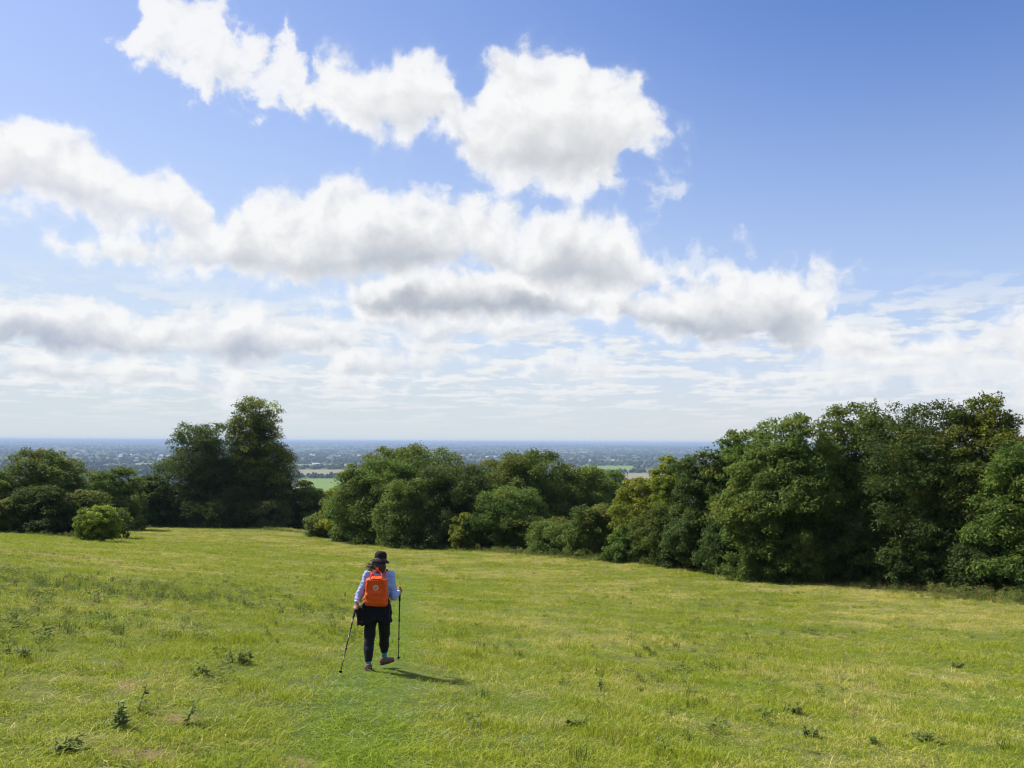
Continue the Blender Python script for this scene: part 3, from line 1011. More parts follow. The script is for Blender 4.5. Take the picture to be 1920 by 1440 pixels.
# ---------------------------------------------------------------- grass and weeds
def blade_mat(name, green, green2, straw, straw_bias):
    m = new_mat(name)
    P, x, y, flat, dry, lush, fine = meadow_tones()
    t = attr('tint')
    oi = S.tree.nodes.new('ShaderNodeObjectInfo')
    rnd = S(oi.outputs['Random'])
    g1 = mixc(t, c4(*green), c4(*green2))
    g1 = mixc(lush * 0.55, g1, c4(green[0] * 0.85, green[1] * 1.05, green[2]))
    amount = smooth(dry * 0.75 + t * 0.35 + rnd * 0.45 + straw_bias, 0.62, 1.25)
    col = mixc(amount, g1, c4(*straw))
    pb = principled(col, 0.65, 0.10)
    tr = S.tree.nodes.new('ShaderNodeBsdfTranslucent')
    S.put(tr.inputs[0], col)
    mx = S.tree.nodes.new('ShaderNodeMixShader')
    mx.inputs[0].default_value = 0.35
    S.tree.links.new(pb, mx.inputs[1])
    S.tree.links.new(tr.outputs[0], mx.inputs[2])
    out_surface(mx.outputs[0])
    return m


mat_turf = blade_mat('turf_blades', (0.185, 0.258, 0.015), (0.400, 0.435, 0.038), (0.61, 0.52, 0.15), 0.0)
mat_straw = blade_mat('dry_blades', (0.30, 0.32, 0.045), (0.44, 0.40, 0.09), (0.66, 0.56, 0.25), 0.25)
mat_weed = blade_mat('weed_leaves', (0.075, 0.120, 0.024), (0.145, 0.190, 0.045), (0.26, 0.17, 0.08), -0.28)
mat_pale = blade_mat('glaucous_blades', (0.20, 0.27, 0.10), (0.40, 0.46, 0.25), (0.50, 0.50, 0.28), -0.2)
mat_seed = blade_mat('dock_seed_heads', (0.13, 0.10, 0.045), (0.22, 0.16, 0.08), (0.26, 0.15, 0.08), -0.1)
mat_thistle = blade_mat('thistle_leaves', (0.120, 0.165, 0.030), (0.245, 0.285, 0.070), (0.22, 0.17, 0.06), -0.45)


def blades(g, n, spread, h0, h1, width, lean, droop=0.3):
    V, F, T = [], [], []
    for i in range(n):
        a, r = g.uniform(0, 6.28), spread * math.sqrt(g.random())
        bx, by = r * math.cos(a), r * math.sin(a)
        h = g.uniform(h0, h1)
        ln = abs(g.normal(0, lean))
        la = g.uniform(0, 6.28)
        dx_, dy_ = math.cos(la) * ln, math.sin(la) * ln
        wa = g.uniform(0, 3.14)
        wx, wy = math.cos(wa) * width * 0.5, math.sin(wa) * width * 0.5
        k = len(V)
        mx_, my_, mz_ = bx + dx_ * h * 0.45, by + dy_ * h * 0.45, h * 0.62
        ex, ey, ez = bx + dx_ * h * 1.1, by + dy_ * h * 1.1, h * (1 - droop * min(1, ln))
        V += [(bx - wx, by - wy, -0.02), (bx + wx, by + wy, -0.02), (mx_ + wx * .8, my_ + wy * .8, mz_), (mx_ - wx * .8, my_ - wy * .8, mz_), (ex, ey, ez)]
        F += [(k, k + 1, k + 2), (k, k + 2, k + 3), (k + 3, k + 2, k + 4)]
        tt = g.random()
        T += [tt, tt, tt]
    return V, F, T


def leafy(g, n, spread, h, lw, ll):
    """broad leaves in a loose rosette on short stems"""
    V, F, T = [], [], []
    for i in range(n):
        a = g.uniform(0, 6.28)
        z = h * g.random() ** 0.8
        r = spread * g.uniform(0.1, 0.7) * (1.1 - z / h * 0.6)
        c = np.array([r * math.cos(a), r * math.sin(a), z])
        d_ = np.array([math.cos(a + g.normal(0, .5)), math.sin(a + g.normal(0, .5)), g.uniform(-0.1, 0.8)])
        d_ /= np.linalg.norm(d_)
        s_ = np.cross(d_, [0, 0, 1.0])
        s_ /= np.linalg.norm(s_) + 1e-6
        up = np.cross(s_, d_)
        L, Wd = ll * g.uniform(0.6, 1.2), lw * g.uniform(0.6, 1.2)
        k = len(V)
        V += [tuple(c), tuple(c + d_ * L * 0.5 + s_ * Wd * 0.5 + up * L * 0.06), tuple(c + d_ * L - up * L * 0.12), tuple(c + d_ * L * 0.5 - s_ * Wd * 0.5 + up * L * 0.06)]
        F += [(k, k + 1, k + 2), (k, k + 2, k + 3)]
        tt = g.random()
        T += [tt, tt]
    return V, F, T


def tuft(name, data, mat):
    V, F, T = data
    me = bpy.data.meshes.new(name)
    me.from_pydata(V, [], F)
    a = me.attributes.new('tint', 'FLOAT', 'FACE')
    a.data.foreach_set('value', np.asarray(T, np.float32))
    me.materials.append(mat)
    return bpy.data.objects.new(name, me)


def scatter(name, label, pts, rot, scale, kinds, protos):
    """one stuff object: points that carry copies of the tufts"""
    src = bpy.data.collections.new(name + '_tufts')
    for i, p in enumerate(protos):
        p.name = '%s_%02d' % (name, i)
        src.objects.link(p)
    me = bpy.data.meshes.new(name)
    me.vertices.add(len(pts))
    me.vertices.foreach_set('co', np.asarray(pts, np.float32).ravel())
    for nm, ty, va in (('rot', 'FLOAT_VECTOR', rot), ('size', 'FLOAT_VECTOR', scale)):
        a = me.attributes.new(nm, ty, 'POINT')
        a.data.foreach_set('vector', np.asarray(va, np.float32).ravel())
    a = me.attributes.new('pick', 'INT', 'POINT')
    a.data.foreach_set('value', np.asarray(kinds, np.int32))
    o = bpy.data.objects.new(name, me)
    COL.objects.link(o)
    ng = bpy.data.node_groups.new(name, 'GeometryNodeTree')
    ng.interface.new_socket('Geometry', in_out='INPUT', socket_type='NodeSocketGeometry')
    ng.interface.new_socket('Geometry', in_out='OUTPUT', socket_type='NodeSocketGeometry')
    N, Lk = ng.nodes, ng.links
    gi, go = N.new('NodeGroupInput'), N.new('NodeGroupOutput')
    iop = N.new('GeometryNodeInstanceOnPoints')
    ci = N.new('GeometryNodeCollectionInfo')
    ci.inputs['Collection'].default_value = src
    ci.inputs['Separate Children'].default_value = True
    ci.inputs['Reset Children'].default_value = True
    iop.inputs['Pick Instance'].default_value = True
    Lk.new(gi.outputs[0], iop.inputs['Points'])
    Lk.new(ci.outputs[0], iop.inputs['Instance'])
    for nm, ty, sock in (('rot', 'FLOAT_VECTOR', 'Rotation'), ('size', 'FLOAT_VECTOR', 'Scale'), ('pick', 'INT', 'Instance Index')):
        na_ = N.new('GeometryNodeInputNamedAttribute')
        na_.data_type = ty
        na_.inputs['Name'].default_value = nm
        s_ = [q for q in na_.outputs if q.enabled][0]
        if sock == 'Rotation':
            er = N.new('FunctionNodeEulerToRotation')
            Lk.new(s_, er.inputs[0])
            s_ = er.outputs[0]
        Lk.new(s_, iop.inputs[sock])
    Lk.new(iop.outputs[0], go.inputs[0])
    md = o.modifiers.new('scatter', 'NODES')
    md.node_group = ng
    tag(o, label, kind='stuff')
    return o


def polar_points(g, n, r0, r1, power, amax=40):
    """density per square metre falls off as r ** -power"""
    u = g.random(n)
    e = 2 - power
    r = (u * (r1 ** e - r0 ** e) + r0 ** e) ** (1 / e)
    a = g.uniform(R(-amax), R(amax), n)
    x, y = r * np.sin(a), r * np.cos(a)
    ok = r < edge_r(a) + 6
    return x[ok], y[ok], r[ok]


def ground_hit(px, py):
    v = ray(px, py)
    t = 4.0
    while t < 400:
        p = EYE + v * t
        if p.z <= tz(p.x, p.y):
            break
        t *= 1.004
    return p


# trodden line: down the slope through the walker to the gap in the trees
TRACK = np.array([(-0.6, 2.0), (-1.3, 7.0), (-1.9, 12.0), (-2.6, 22.0), (-5.2, 45.0), (-13.0, 78.0), (-22.0, 100.0)])


def track_d(x, y):
    return np.abs(x - np.interp(y, TRACK[:, 1], TRACK[:, 0]))


g = np.random.default_rng(77)
protos = [tuft('a', blades(g, 34, 0.16, 0.03, 0.085, 0.0065, 0.8), mat_turf) for _ in range(4)] + \
         [tuft('b', blades(g, 26, 0.13, 0.06, 0.13, 0.0065, 0.85), mat_turf) for _ in range(3)] + \
         [tuft('c', blades(g, 12, 0.16, 0.05, 0.14, 0.0055, 1.1, 0.6), mat_straw) for _ in range(3)] + \
         [tuft('d', blades(g, 6, 0.22, 0.16, 0.34, 0.005, 0.55), mat_straw) for _ in range(2)] + \
         [tuft('e', blades(g, 24, 0.16, 0.06, 0.14, 0.007, 1.0), mat_pale) for _ in range(2)]
x, y, r = polar_points(g, 190000, 4.5, 150.0, 1.25)
soil = np.zeros(len(x), bool)
for bx_, by_, rx_, ry_ in BARE:
    soil |= (((x - bx_) / rx_) ** 2 + ((y - by_) / ry_) ** 2 + g.normal(0, 0.35, len(x))) < 0.40
x, y, r = x[~soil], y[~soil], r[~soil]
n = len(x)
tr_ = track_d(x, y)
clumpy = 0.5 * fbm(x * 0.9, y * 0.9, 51, 3) + 0.5 * fbm(x * 2.6, y * 2.6, 57, 2)
p = g.random(n)
kind = np.where(p < 0.58, g.integers(0, 4, n), np.where(p < 0.82, g.integers(4, 7, n), np.where(p < 0.985, g.integers(7, 10, n), g.integers(10, 12, n))))
kind = np.where(((tr_ < 0.6) | (g.random(n) < np.clip((r - 18) / 60, 0, 0.5))) & (kind >= 7), g.integers(0, 4, n), kind)
pale_spot = np.exp(-(((x + 1.6) / 1.5) ** 2 + ((y - 9.6) / 1.5) ** 2)) * 0.14
kind = np.where(g.random(n) < pale_spot, g.integers(12, 14, n), kind)
s_ = g.uniform(0.65, 1.2, n) * (0.62 + 0.7 * clumpy) * (1 + np.clip((r - 10) / 55, 0, 1.3))
tall = (0.18 + 2.1 * clumpy ** 3) * np.where(tr_ < 0.6, 0.45, 1.0) * (1 - 0.55 * np.exp(-(((x + 1.1) / 1.3) ** 2 + ((y - 11.4) / 1.0) ** 2)))
rot = np.stack([g.normal(0, 0.09, n), g.normal(0, 0.09, n), g.uniform(0, 6.28, n)], 1)
scl = np.stack([s_ * 1.1, s_ * 1.1, s_ * tall * g.uniform(0.75, 1.2, n)], 1)
scatter('grass', 'short pasture grass, green mixed with dry straw blades', np.stack([x, y, terrain_z(x, y) - 0.01], 1), rot, scl, kind, protos)

# docks, nettles and low thistles too many to count
protos = [tuft('w', leafy(g, 44, 0.22, 0.16, 0.030, 0.075), mat_weed) for _ in range(3)] + \
         [tuft('v', leafy(g, 60, 0.16, 0.28, 0.024, 0.06), mat_thistle) for _ in range(2)] + \
         [tuft('u', blades(g, 30, 0.10, 0.08, 0.22, 0.010, 0.50), mat_weed) for _ in range(2)] + \
         [tuft('t', leafy(g, 40, 0.10, 0.22, 0.022, 0.045), mat_seed) for _ in range(2)]
x, y, r = polar_points(g, 30000, 5.0, 140.0, 1.15)
ex = g.uniform(R(-38), R(38), 9000)
er_ = edge_r(ex) - g.uniform(-0.5, 5.5, 9000)
x, y, r = np.append(x, er_ * np.sin(ex)), np.append(y, er_ * np.cos(ex)), np.append(r, er_)
n = len(x)
den = fbm(x * 0.22, y * 0.22, 91, 3)
left = np.clip((-x - 2) / 12, 0, 1) * np.exp(-((y - 30) / 24.0) ** 2)
far_edge = np.exp(-((r - edge_r(np.arctan2(x, y)) + 2.4) / 2.4) ** 2)
patch1 = 0.0
for px_, py_, rx_, ry_, am_ in ((110, 1105, 4.6, 5.0, 1.0), (20, 1180, 2.0, 1.6, 0.8), (625, 1085, 1.5, 4.0, 0.9), (560, 1120, 1.6, 2.0, 0.5), (880, 1085, 2.2, 3.5, 0.6), (330, 1120, 2.5, 2.0, 0.45), (1420, 1130, 2.6, 2.0, 0.35), (1500, 1190, 2.2, 1.0, 0.35)):
    q_ = ground_hit(px_, py_)
    patch1 = patch1 + am_ * np.exp(-(((x - q_.x) / rx_) ** 2 + ((y - q_.y) / ry_) ** 2))
keep = (g.random(n) < np.clip((den - 0.50) * 1.8, 0, 1) * 0.8 + 0.03 + 0.35 * left * den + 0.75 * patch1 + 0.6 * far_edge) & (track_d(x, y) > 0.5)
x, y, r, fe, pa = x[keep], y[keep], r[keep], far_edge[keep], patch1[keep]
n = len(x)
kind = g.integers(0, 9, n)
s_ = g.uniform(0.30, 0.9, n) * (1 + fe * 1.5 + np.clip(pa, 0, 1) * 0.45)
rot = np.stack([g.normal(0, 0.12, n), g.normal(0, 0.12, n), g.uniform(0, 6.28, n)], 1)
scatter('weeds', 'low docks and nettles scattered through the pasture', np.stack([x, y, terrain_z(x, y) - 0.01], 1), rot,
        np.stack([s_, s_, s_ * g.uniform(0.7, 1.2, n)], 1), kind, protos)


# ---------------------------------------------------------------- thistles one can pick out
def thistle(label, px, py, h, n_leaf, spread, stems, seed, dead=False):
    gg = np.random.default_rng(seed)
    p = ground_hit(px, py)
    root = empty('dead_thistle' if dead else 'thistle', (p.x, p.y, tz(p.x, p.y)), gg.uniform(0, 6.28))
    tag(root, label, 'thistle', 'thistles standing in the pasture')
    sp, V, F, T = [], [], [], []
    for s in range(stems):
        a = gg.uniform(0, 6.28)
        o_ = Vector((math.cos(a), math.sin(a), 0)) * spread * gg.uniform(0.0, 0.8)
        hh = h * gg.uniform(0.6, 1.0)
        tip = o_ * 1.25 + Vector((gg.normal(0, .05), gg.normal(0, .05), hh))
        sp.append(tube([o_ + Vector((0, 0, -0.02)), o_.lerp(tip, 0.5) + Vector((gg.normal(0, .012), gg.normal(0, .012), 0)), tip], [0.006, 0.005, 0.003], 5))
        for q in range(n_leaf):
            f = gg.uniform(0.08, 1.0)
            c = np.array(o_.lerp(tip, f))
            a2 = gg.uniform(0, 6.28)
            d_ = np.array([math.cos(a2), math.sin(a2), gg.uniform(-0.25, 0.5)])
            d_ /= np.linalg.norm(d_)
            sd = np.cross(d_, [0, 0, 1.0])
            L = (0.125 - 0.05 * f) * gg.uniform(0.6, 1.2) * (0.7 + h)
            Wd = L * 0.55
            k = len(V)
            V += [tuple(c), tuple(c + d_ * L * .35 + sd * Wd * .5), tuple(c + d_ * L * .55 + sd * Wd * .22), tuple(c + d_ * L + np.array([0, 0, -L * .15])), tuple(c + d_ * L * .55 - sd * Wd * .22), tuple(c + d_ * L * .35 - sd * Wd * .5)]
            F.append((k, k + 1, k + 2, k + 3, k + 4, k + 5))
            T.append(gg.random())
    for v2, f2 in sp:
        so = mesh_obj('stem', v2, f2, mat_straw if dead else mat_thistle, root)
        face_attr(so, 'tint', np.full(len(f2), 0.5))
    lo = mesh_obj('leaves', V, F, mat_weed if dead else mat_thistle, root)
    face_attr(lo, 'tint', T)
    return root


for i_, (lb, px, py, h, nl_, sp_, st_) in enumerate([
        ('tall single dark green thistle in the lower left grass', 222, 1366, 0.42, 34, 0.05, 2),
        ('slim thistle a step behind and right of the tall dark one', 258, 1336, 0.34, 26, 0.03, 1),
        ('wide grey green thistle clump left of the walker', 452, 1246, 0.30, 20, 0.26, 12),
        ('small thistle tuft in front of the wide grey green clump', 382, 1268, 0.22, 20, 0.08, 4),
        ('squat dark thistle at the bottom left corner of the pasture', 128, 1408, 0.15, 20, 0.12, 5),
        ('thin upright thistle left of the walker, above the wide clump', 505, 1190, 0.36, 20, 0.03, 1),
        ('dark thistle tuft in the lower right corner of the pasture', 1735, 1388, 0.17, 22, 0.17, 8),
        ('low dark thistle left of the lower right corner tuft', 1522, 1384, 0.17, 20, 0.12, 6),
        ('brownish thistle beside the low dark one at the bottom right', 1640, 1398, 0.16, 16, 0.07, 4),
        ('thistle standing right of the walker shadow', 1128, 1296, 0.30, 20, 0.04, 2),
        ('dark thistle tuft in the middle of the right pasture', 1495, 1340, 0.20, 20, 0.09, 5),
        ('pair of thistle stems just behind the walker track', 648, 1122, 0.40, 20, 0.10, 3),
        ('dark low thistle at the far left of the pasture', 30, 1236, 0.24, 20, 0.2, 8),
        ('thistle with a bare stalk beside the small bare soil patch', 340, 1358, 0.34, 14, 0.06, 2),
        ('small dark thistle right of centre in the pasture', 1215, 1222, 0.26, 20, 0.09, 5),
        ('dark thistle tuft high on the right pasture', 1795, 1252, 0.24, 20, 0.13, 6),
        ('squat thistle near the bottom right of the walker shadow', 1075, 1362, 0.15, 20, 0.1, 5),
        ]):
    thistle(lb, px, py, h * 0.66, int(nl_ * 0.95), sp_, st_, 300 + i_)


# ---------------------------------------------------------------- the walker
class Grid:
    """signed distance field on a box, turned into a smooth mesh (surface nets)"""

    def __init__(self, lo, hi, h):
        self.lo, self.h = np.array(lo, float), h
        n = np.ceil((np.array(hi) - self.lo) / h).astype(int) + 1
        ax = [self.lo[i] + h * np.arange(n[i]) for i in range(3)]
        self.X, self.Y, self.Z = np.meshgrid(*ax, indexing='ij')
        self.f = np.full(self.X.shape, 1e3)

    def smin(self, a, b, k):
        if k <= 0:
            return np.minimum(a, b)
        hh = np.clip(0.5 + 0.5 * (b - a) / k, 0, 1)
        return b * (1 - hh) + a * hh - k * hh * (1 - hh)

    def add(self, d, k=0.02):
        self.f = self.smin(self.f, d, k)

    def cone(self, p, q, r0, r1, k=0.02, squash=None):
        """tapered capsule; squash scales the section along a vector"""
        p, q = np.array(p, float), np.array(q, float)
        d = q - p
        L2 = max(d @ d, 1e-9)
        dx, dy, dz = self.X - p[0], self.Y - p[1], self.Z - p[2]
        t = np.clip((dx * d[0] + dy * d[1] + dz * d[2]) / L2, 0, 1)
        ex, ey, ez = dx - t * d[0], dy - t * d[1], dz - t * d[2]
        if squash is not None:
            ex, ey, ez = ex * squash[0], ey * squash[1], ez * squash[2]
        self.add(np.sqrt(ex * ex + ey * ey + ez * ez) - (r0 + (r1 - r0) * t), k)

    def chain(self, pts, rad, k=0.02, squash=None):
        for i in range(len(pts) - 1):
            self.cone(pts[i], pts[i + 1], rad[i], rad[i + 1], k, squash)

    def ellipsoid(self, c, r, k=0.02):
        q = np.sqrt(((self.X - c[0]) / r[0]) ** 2 + ((self.Y - c[1]) / r[1]) ** 2 + ((self.Z - c[2]) / r[2]) ** 2)
        self.add((q - 1) * min(r), k)

    def box(self, c, half, rad, k=0.0, tilt=0.0, taper=0.0):
        x, y, z = self.X - c[0], self.Y - c[1], self.Z - c[2]
        ca, sa = math.cos(tilt), math.sin(tilt)
        y, z = y * ca + z * sa, -y * sa + z * ca
        hx = half[0] - taper * (z / half[2])
        qx, qy, qz = np.abs(x) - hx + rad, np.abs(y) - half[1] + rad, np.abs(z) - half[2] + rad
        d = np.sqrt(np.maximum(qx, 0) ** 2 + np.maximum(qy, 0) ** 2 + np.maximum(qz, 0) ** 2) + np.minimum(np.maximum(qx, np.maximum(qy, qz)), 0) - rad
        self.add(d, k)

    def cut(self, point, normal):
        """keep only the side the normal points away from"""
        n = np.array(normal, float)
        n /= np.linalg.norm(n)
        d = (self.X - point[0]) * n[0] + (self.Y - point[1]) * n[1] + (self.Z - point[2]) * n[2]
        self.f = np.maximum(self.f, d)

    def wrinkle(self, amp, scale, seed=0, stretch=(1, 1, 1)):
        r_ = np.random.default_rng(seed)
        w = 0
        for i in range(6):
            kx, ky, kz = r_.normal(0, 1, 3) * scale * np.array(stretch)
            w = w + np.sin(self.X * kx + self.Y * ky + self.Z * kz + r_.uniform(0, 6.28))
        self.f = self.f + amp * w / 3.0

    def mesh(self):
        f = self.f
        s = f < 0
        n = np.array(f.shape) - 1
        acc = np.zeros(tuple(n) + (3,))
        cnt = np.zeros(tuple(n))
        corner = lambda o: f[o[0]:o[0] + n[0], o[1]:o[1] + n[1], o[2]:o[2] + n[2]]
        for ax in range(3):
            o2 = [a for a in range(3) if a != ax]
            for i in (0, 1):
                for j in (0, 1):
                    a = [0, 0, 0]
                    a[o2[0]], a[o2[1]] = i, j
                    b = list(a)
                    b[ax] = 1
                    va, vb = corner(a), corner(b)
                    cr = (va < 0) != (vb < 0)
                    t = np.where(cr, va / np.where(cr, va - vb, 1), 0)
                    cnt += cr
                    for c in range(3):
                        acc[..., c] += np.where(cr, (t if c == ax else a[c]), 0)
        act = cnt > 0
        idx = -np.ones(tuple(n), int)
        idx[act] = np.arange(act.sum())
        cell = np.argwhere(act)
        V = (cell + acc[act] / cnt[act][:, None]) * self.h + self.lo
        Q = []
        for ax in range(3):
            sl0 = [slice(1, n[i]) for i in range(3)]
            sl1 = [slice(1, n[i]) for i in range(3)]
            sl0[ax], sl1[ax] = slice(0, n[ax]), slice(1, n[ax] + 1)
            s0, s1 = s[tuple(sl0)], s[tuple(sl1)]
            o2 = [(ax + 1) % 3, (ax + 2) % 3]
            for flip in (0, 1):
                e = np.argwhere((s0 & ~s1) if not flip else (~s0 & s1))
                if not len(e):
                    continue
                off = np.ones(3, int)
                off[ax] = 0
                e = e + off
                c = []
                for d0, d1 in ((0, 0), (-1, 0), (-1, -1), (0, -1)):
                    q = e.copy()
                    q[:, o2[0]] += d0
                    q[:, o2[1]] += d1
                    c.append(idx[q[:, 0], q[:, 1], q[:, 2]])
                c = np.stack(c, 1)
                Q.append(c if not flip else c[:, ::-1])
        Q = np.concatenate(Q)
        Q = Q[(Q >= 0).all(1)]
        return V, Q

    def build(self, name, mat, parent):
        V, Q = self.mesh()
        return mesh_obj(name, V, Q, mat, parent, True)


def cloth(name, col, col2=None, scale=40.0, rough=0.85, bumpy=0.3, sheen=0.0, spec=0.2):
    m = new_mat(name)
    tcn = S.tree.nodes.new('ShaderNodeTexCoord')
    ob = S(tcn.outputs['Object'])
    n1 = noise(ob, scale, 4.0, 0.6)
    c2 = col2 or tuple(c * 0.75 for c in col)
    weave = noise(ob, 420.0, 2.0, 0.5)
    out_surface(principled(mixc(n1, c4(*c2), c4(*col)), rough, spec, bump(n1 * 0.7 + weave * 0.3, bumpy, 0.01), sheen))
    return m


m_skin = cloth('skin', (0.36, 0.19, 0.125), (0.30, 0.155, 0.10), 30, 0.5, 0.1, 0, 0.35)
m_shirt = cloth('lavender_blue_knit', (0.33, 0.41, 0.74), (0.26, 0.34, 0.66), 26)
m_cuff = cloth('white_cuff', (0.78, 0.78, 0.80), None, 30)
m_black = cloth('black_jacket', (0.012, 0.012, 0.018), (0.006, 0.006, 0.010), 18, 0.8, 0.4)
m_trouser = cloth('charcoal_trousers', (0.017, 0.018, 0.024), (0.009, 0.010, 0.014), 16, 0.75, 0.4)
m_hat = cloth('black_cotton_hat', (0.016, 0.015, 0.018), (0.010, 0.009, 0.012), 35)
m_hair = cloth('dark_brown_hair', (0.055, 0.022, 0.013), (0.02, 0.010, 0.007), 60, 0.45, 0.5, 0, 0.4)
m_sock = cloth('teal_sock', (0.06, 0.30, 0.36), (0.04, 0.22, 0.28), 60)
m_shoe = cloth('brown_suede', (0.20, 0.115, 0.075), (0.12, 0.07, 0.05), 40)
m_sole = cloth('dark_rubber', (0.05, 0.04, 0.035), None, 40, 0.7)
m_orange = cloth('orange_canvas', (0.82, 0.105, 0.014), (0.68, 0.078, 0.010), 14, 0.6, 0.5)
m_strap = cloth('orange_webbing', (0.76, 0.10, 0.02), (0.62, 0.07, 0.015), 50, 0.7)
m_tan = cloth('tan_webbing', (0.62, 0.34, 0.14), None, 50, 0.7)
m_white = cloth('white_print', (0.80, 0.62, 0.55), None, 50, 0.6)
m_red = cloth('red_print', (0.62, 0.12, 0.05), None, 50, 0.6)
m_pole = cloth('black_pole', (0.012, 0.012, 0.014), None, 50, 0.35, 0.05, 0, 0.5)
m_grip = cloth('black_grip', (0.016, 0.015, 0.015), None, 60, 0.8)
m_tip = cloth('steel_tip', (0.35, 0.35, 0.36), None, 60, 0.3, 0.05, 0, 0.6)

BODY = 0.942                        # the walker is about 1.6 m tall
O = ground_hit(702, 1259)
O.z = tz(O.x, O.y)
person = empty('person', O)
person.scale = (BODY,) * 3
tag(person, 'person in black bucket hat and lavender top walking away with two poles', 'person')

LS, RS = (-0.150, 0.21, 1.355), (0.172, 0.23, 1.350)      # shoulders
LE, RE = (-0.262, 0.13, 1.075), (0.250, 0.20, 1.050)      # elbows
LH, RH = (-0.288, 0.00, 0.925), (0.300, 0.415, 1.095)     # hands (on the grips)
LW, RW = (-0.283, 0.035, 0.985), (0.288, 0.345, 1.080)    # wrists
LK, RK = (-0.106, 0.17, 0.475), (0.086, 0.37, 0.455)      # knees
LA, RA = (-0.098, 0.02, 0.09), (0.070, 0.47, 0.075)       # ankles
L_TIP = Vector((-0.335, -0.86, 0.0))
R_TIP = Vector((0.215, 1.0, 0.0))
for T_ in (L_TIP, R_TIP):
    T_.z = (tz(O.x + T_.x * BODY, O.y + T_.y * BODY) - O.z) / BODY
R_TIP.z += 0.05
l_dir = (Vector(LH) - L_TIP).normalized()
r_dir = (Vector(RH) - R_TIP).normalized()


def fingers(G, hand, axis, outward, fwd):
    """palm beside the grip and five fingers closed round it"""
    h, a = Vector(hand), Vector(axis)
    o, f = Vector(outward).normalized(), Vector(fwd).normalized()
    G.cone(h + o * 0.022 + a * 0.025, h + o * 0.022 - a * 0.03, 0.024, 0.021, 0.012)
    for i, ln in enumerate((0.95, 1.05, 1.0, 0.82)):
        c = h + a * (0.030 - 0.020 * i)
        p = [c + o * 0.026 + f * 0.010, c + o * 0.012 + f * 0.030, c - o * 0.016 + f * 0.030 * ln, c - o * 0.030 * ln + f * 0.006]
        G.chain(p, [0.0095, 0.009, 0.0085, 0.0075], 0.004)
    G.chain([h + o * 0.02 + a * 0.02 - f * 0.012, h + a * 0.042 - f * 0.026 + o * 0.004, h + a * 0.045 - f * 0.012 - o * 0.022], [0.012, 0.0105, 0.009], 0.006)


def foot_pts(ankle, yaw, length=0.245):
    f = Vector((math.sin(yaw), math.cos(yaw), 0))
    a = Vector(ankle)
    return a, f


# body: one continuous figure
G = Grid((-0.42, -0.12, -0.16), (0.44, 0.76, 1.74), 0.0105)
G.chain([(0.0, 0.20, 0.86), (0.0, 0.21, 1.02), (0.01, 0.21, 1.22), (0.015, 0.23, 1.36)], [0.125, 0.108, 0.122, 0.085], 0.05, (0.82, 1.25, 1.0))
G.chain([(0.015, 0.235, 1.36), (0.018, 0.255, 1.47)], [0.052, 0.048], 0.03)
G.ellipsoid((0.02, 0.262, 1.565), (0.074, 0.092, 0.112), 0.02)
G.ellipsoid((0.02, 0.315, 1.50), (0.048, 0.045, 0.055), 0.02)                                     # jaw
G.cone((0.02, 0.352, 1.575), (0.02, 0.373, 1.545), 0.008, 0.013, 0.008)                           # nose
G.cone((0.004, 0.349, 1.512), (0.036, 0.349, 1.512), 0.007, 0.007, 0.006)                         # mouth
for sx in (-1, 1):
    G.ellipsoid((0.02 + sx * 0.076, 0.262, 1.555), (0.010, 0.020, 0.031), 0.006)                  # ears
    G.ellipsoid((0.02 + sx * 0.030, 0.336, 1.575), (0.014, 0.014, 0.010), 0.004)                  # eyes
for sh, el, wr, hd in ((LS, LE, LW, LH), (RS, RE, RW, RH)):
    G.chain([(0.02, 0.22, 1.37), sh, el, wr], [0.06, 0.052, 0.038, 0.024], 0.03)
    G.cone(wr, Vector(wr).lerp(Vector(hd), 0.6), 0.024, 0.024, 0.015)
for hx_, kn, an in ((-0.085, LK, LA), (0.085, RK, RA)):
    G.chain([(hx_, 0.20, 0.84), kn, an], [0.088, 0.056, 0.036], 0.03)
for an, yaw in ((LA, -0.05), (RA, 0.62)):
    a, f = foot_pts(an, yaw)
    G.chain([a - f * 0.03 + Vector((0, 0, -0.03)), a + f * 0.08 + Vector((0, 0, -0.04)), a + f * 0.16 + Vector((0, 0, -0.055))], [0.036, 0.036, 0.022], 0.03)
fingers(G, LH, l_dir, (1, 0.1, 0.1), (0.1, -1, 0))
fingers(G, RH, r_dir, (-0.6, -0.8, 0.1), (0.8, -0.6, 0))
body = G.build('body', m_skin, person)

# lavender top
G = Grid((-0.40, -0.08, 0.84), (0.42, 0.52, 1.46), 0.009)
G.chain([(0.0, 0.205, 0.92), (0.0, 0.21, 1.04), (0.01, 0.21, 1.22), (0.015, 0.23, 1.345)], [0.137, 0.126, 0.140, 0.104], 0.05, (0.82, 1.2, 1.0))
for sh, el, wr in ((LS, LE, LW), (RS, RE, RW)):
    G.chain([(0.02, 0.225, 1.365), sh, el, wr], [0.070, 0.064, 0.051, 0.038], 0.045)
G.wrinkle(0.006, 55, 3, (0.7, 0.7, 1.2))
dL, dR = Vector(LW) - Vector(LE), Vector(RW) - Vector(RE)
G.cut((0.018, 0.245, 1.418), (0, 0.2, 1))
lw_, rw_ = Vector(LE).lerp(Vector(LW), 0.93), Vector(RE).lerp(Vector(RW), 0.86)
for p_, d_ in ((lw_, dL), (rw_, dR)):
    n_ = d_.normalized()
    dd = (G.X - p_.x) * n_.x + (G.Y - p_.y) * n_.y + (G.Z - p_.z) * n_.z
    near = np.sqrt((G.X - p_.x) ** 2 + (G.Y - p_.y) ** 2 + (G.Z - p_.z) ** 2) < 0.10
    G.f = np.where(near, np.maximum(G.f, dd), G.f)
shirt = G.build('sweater', m_shirt, person)
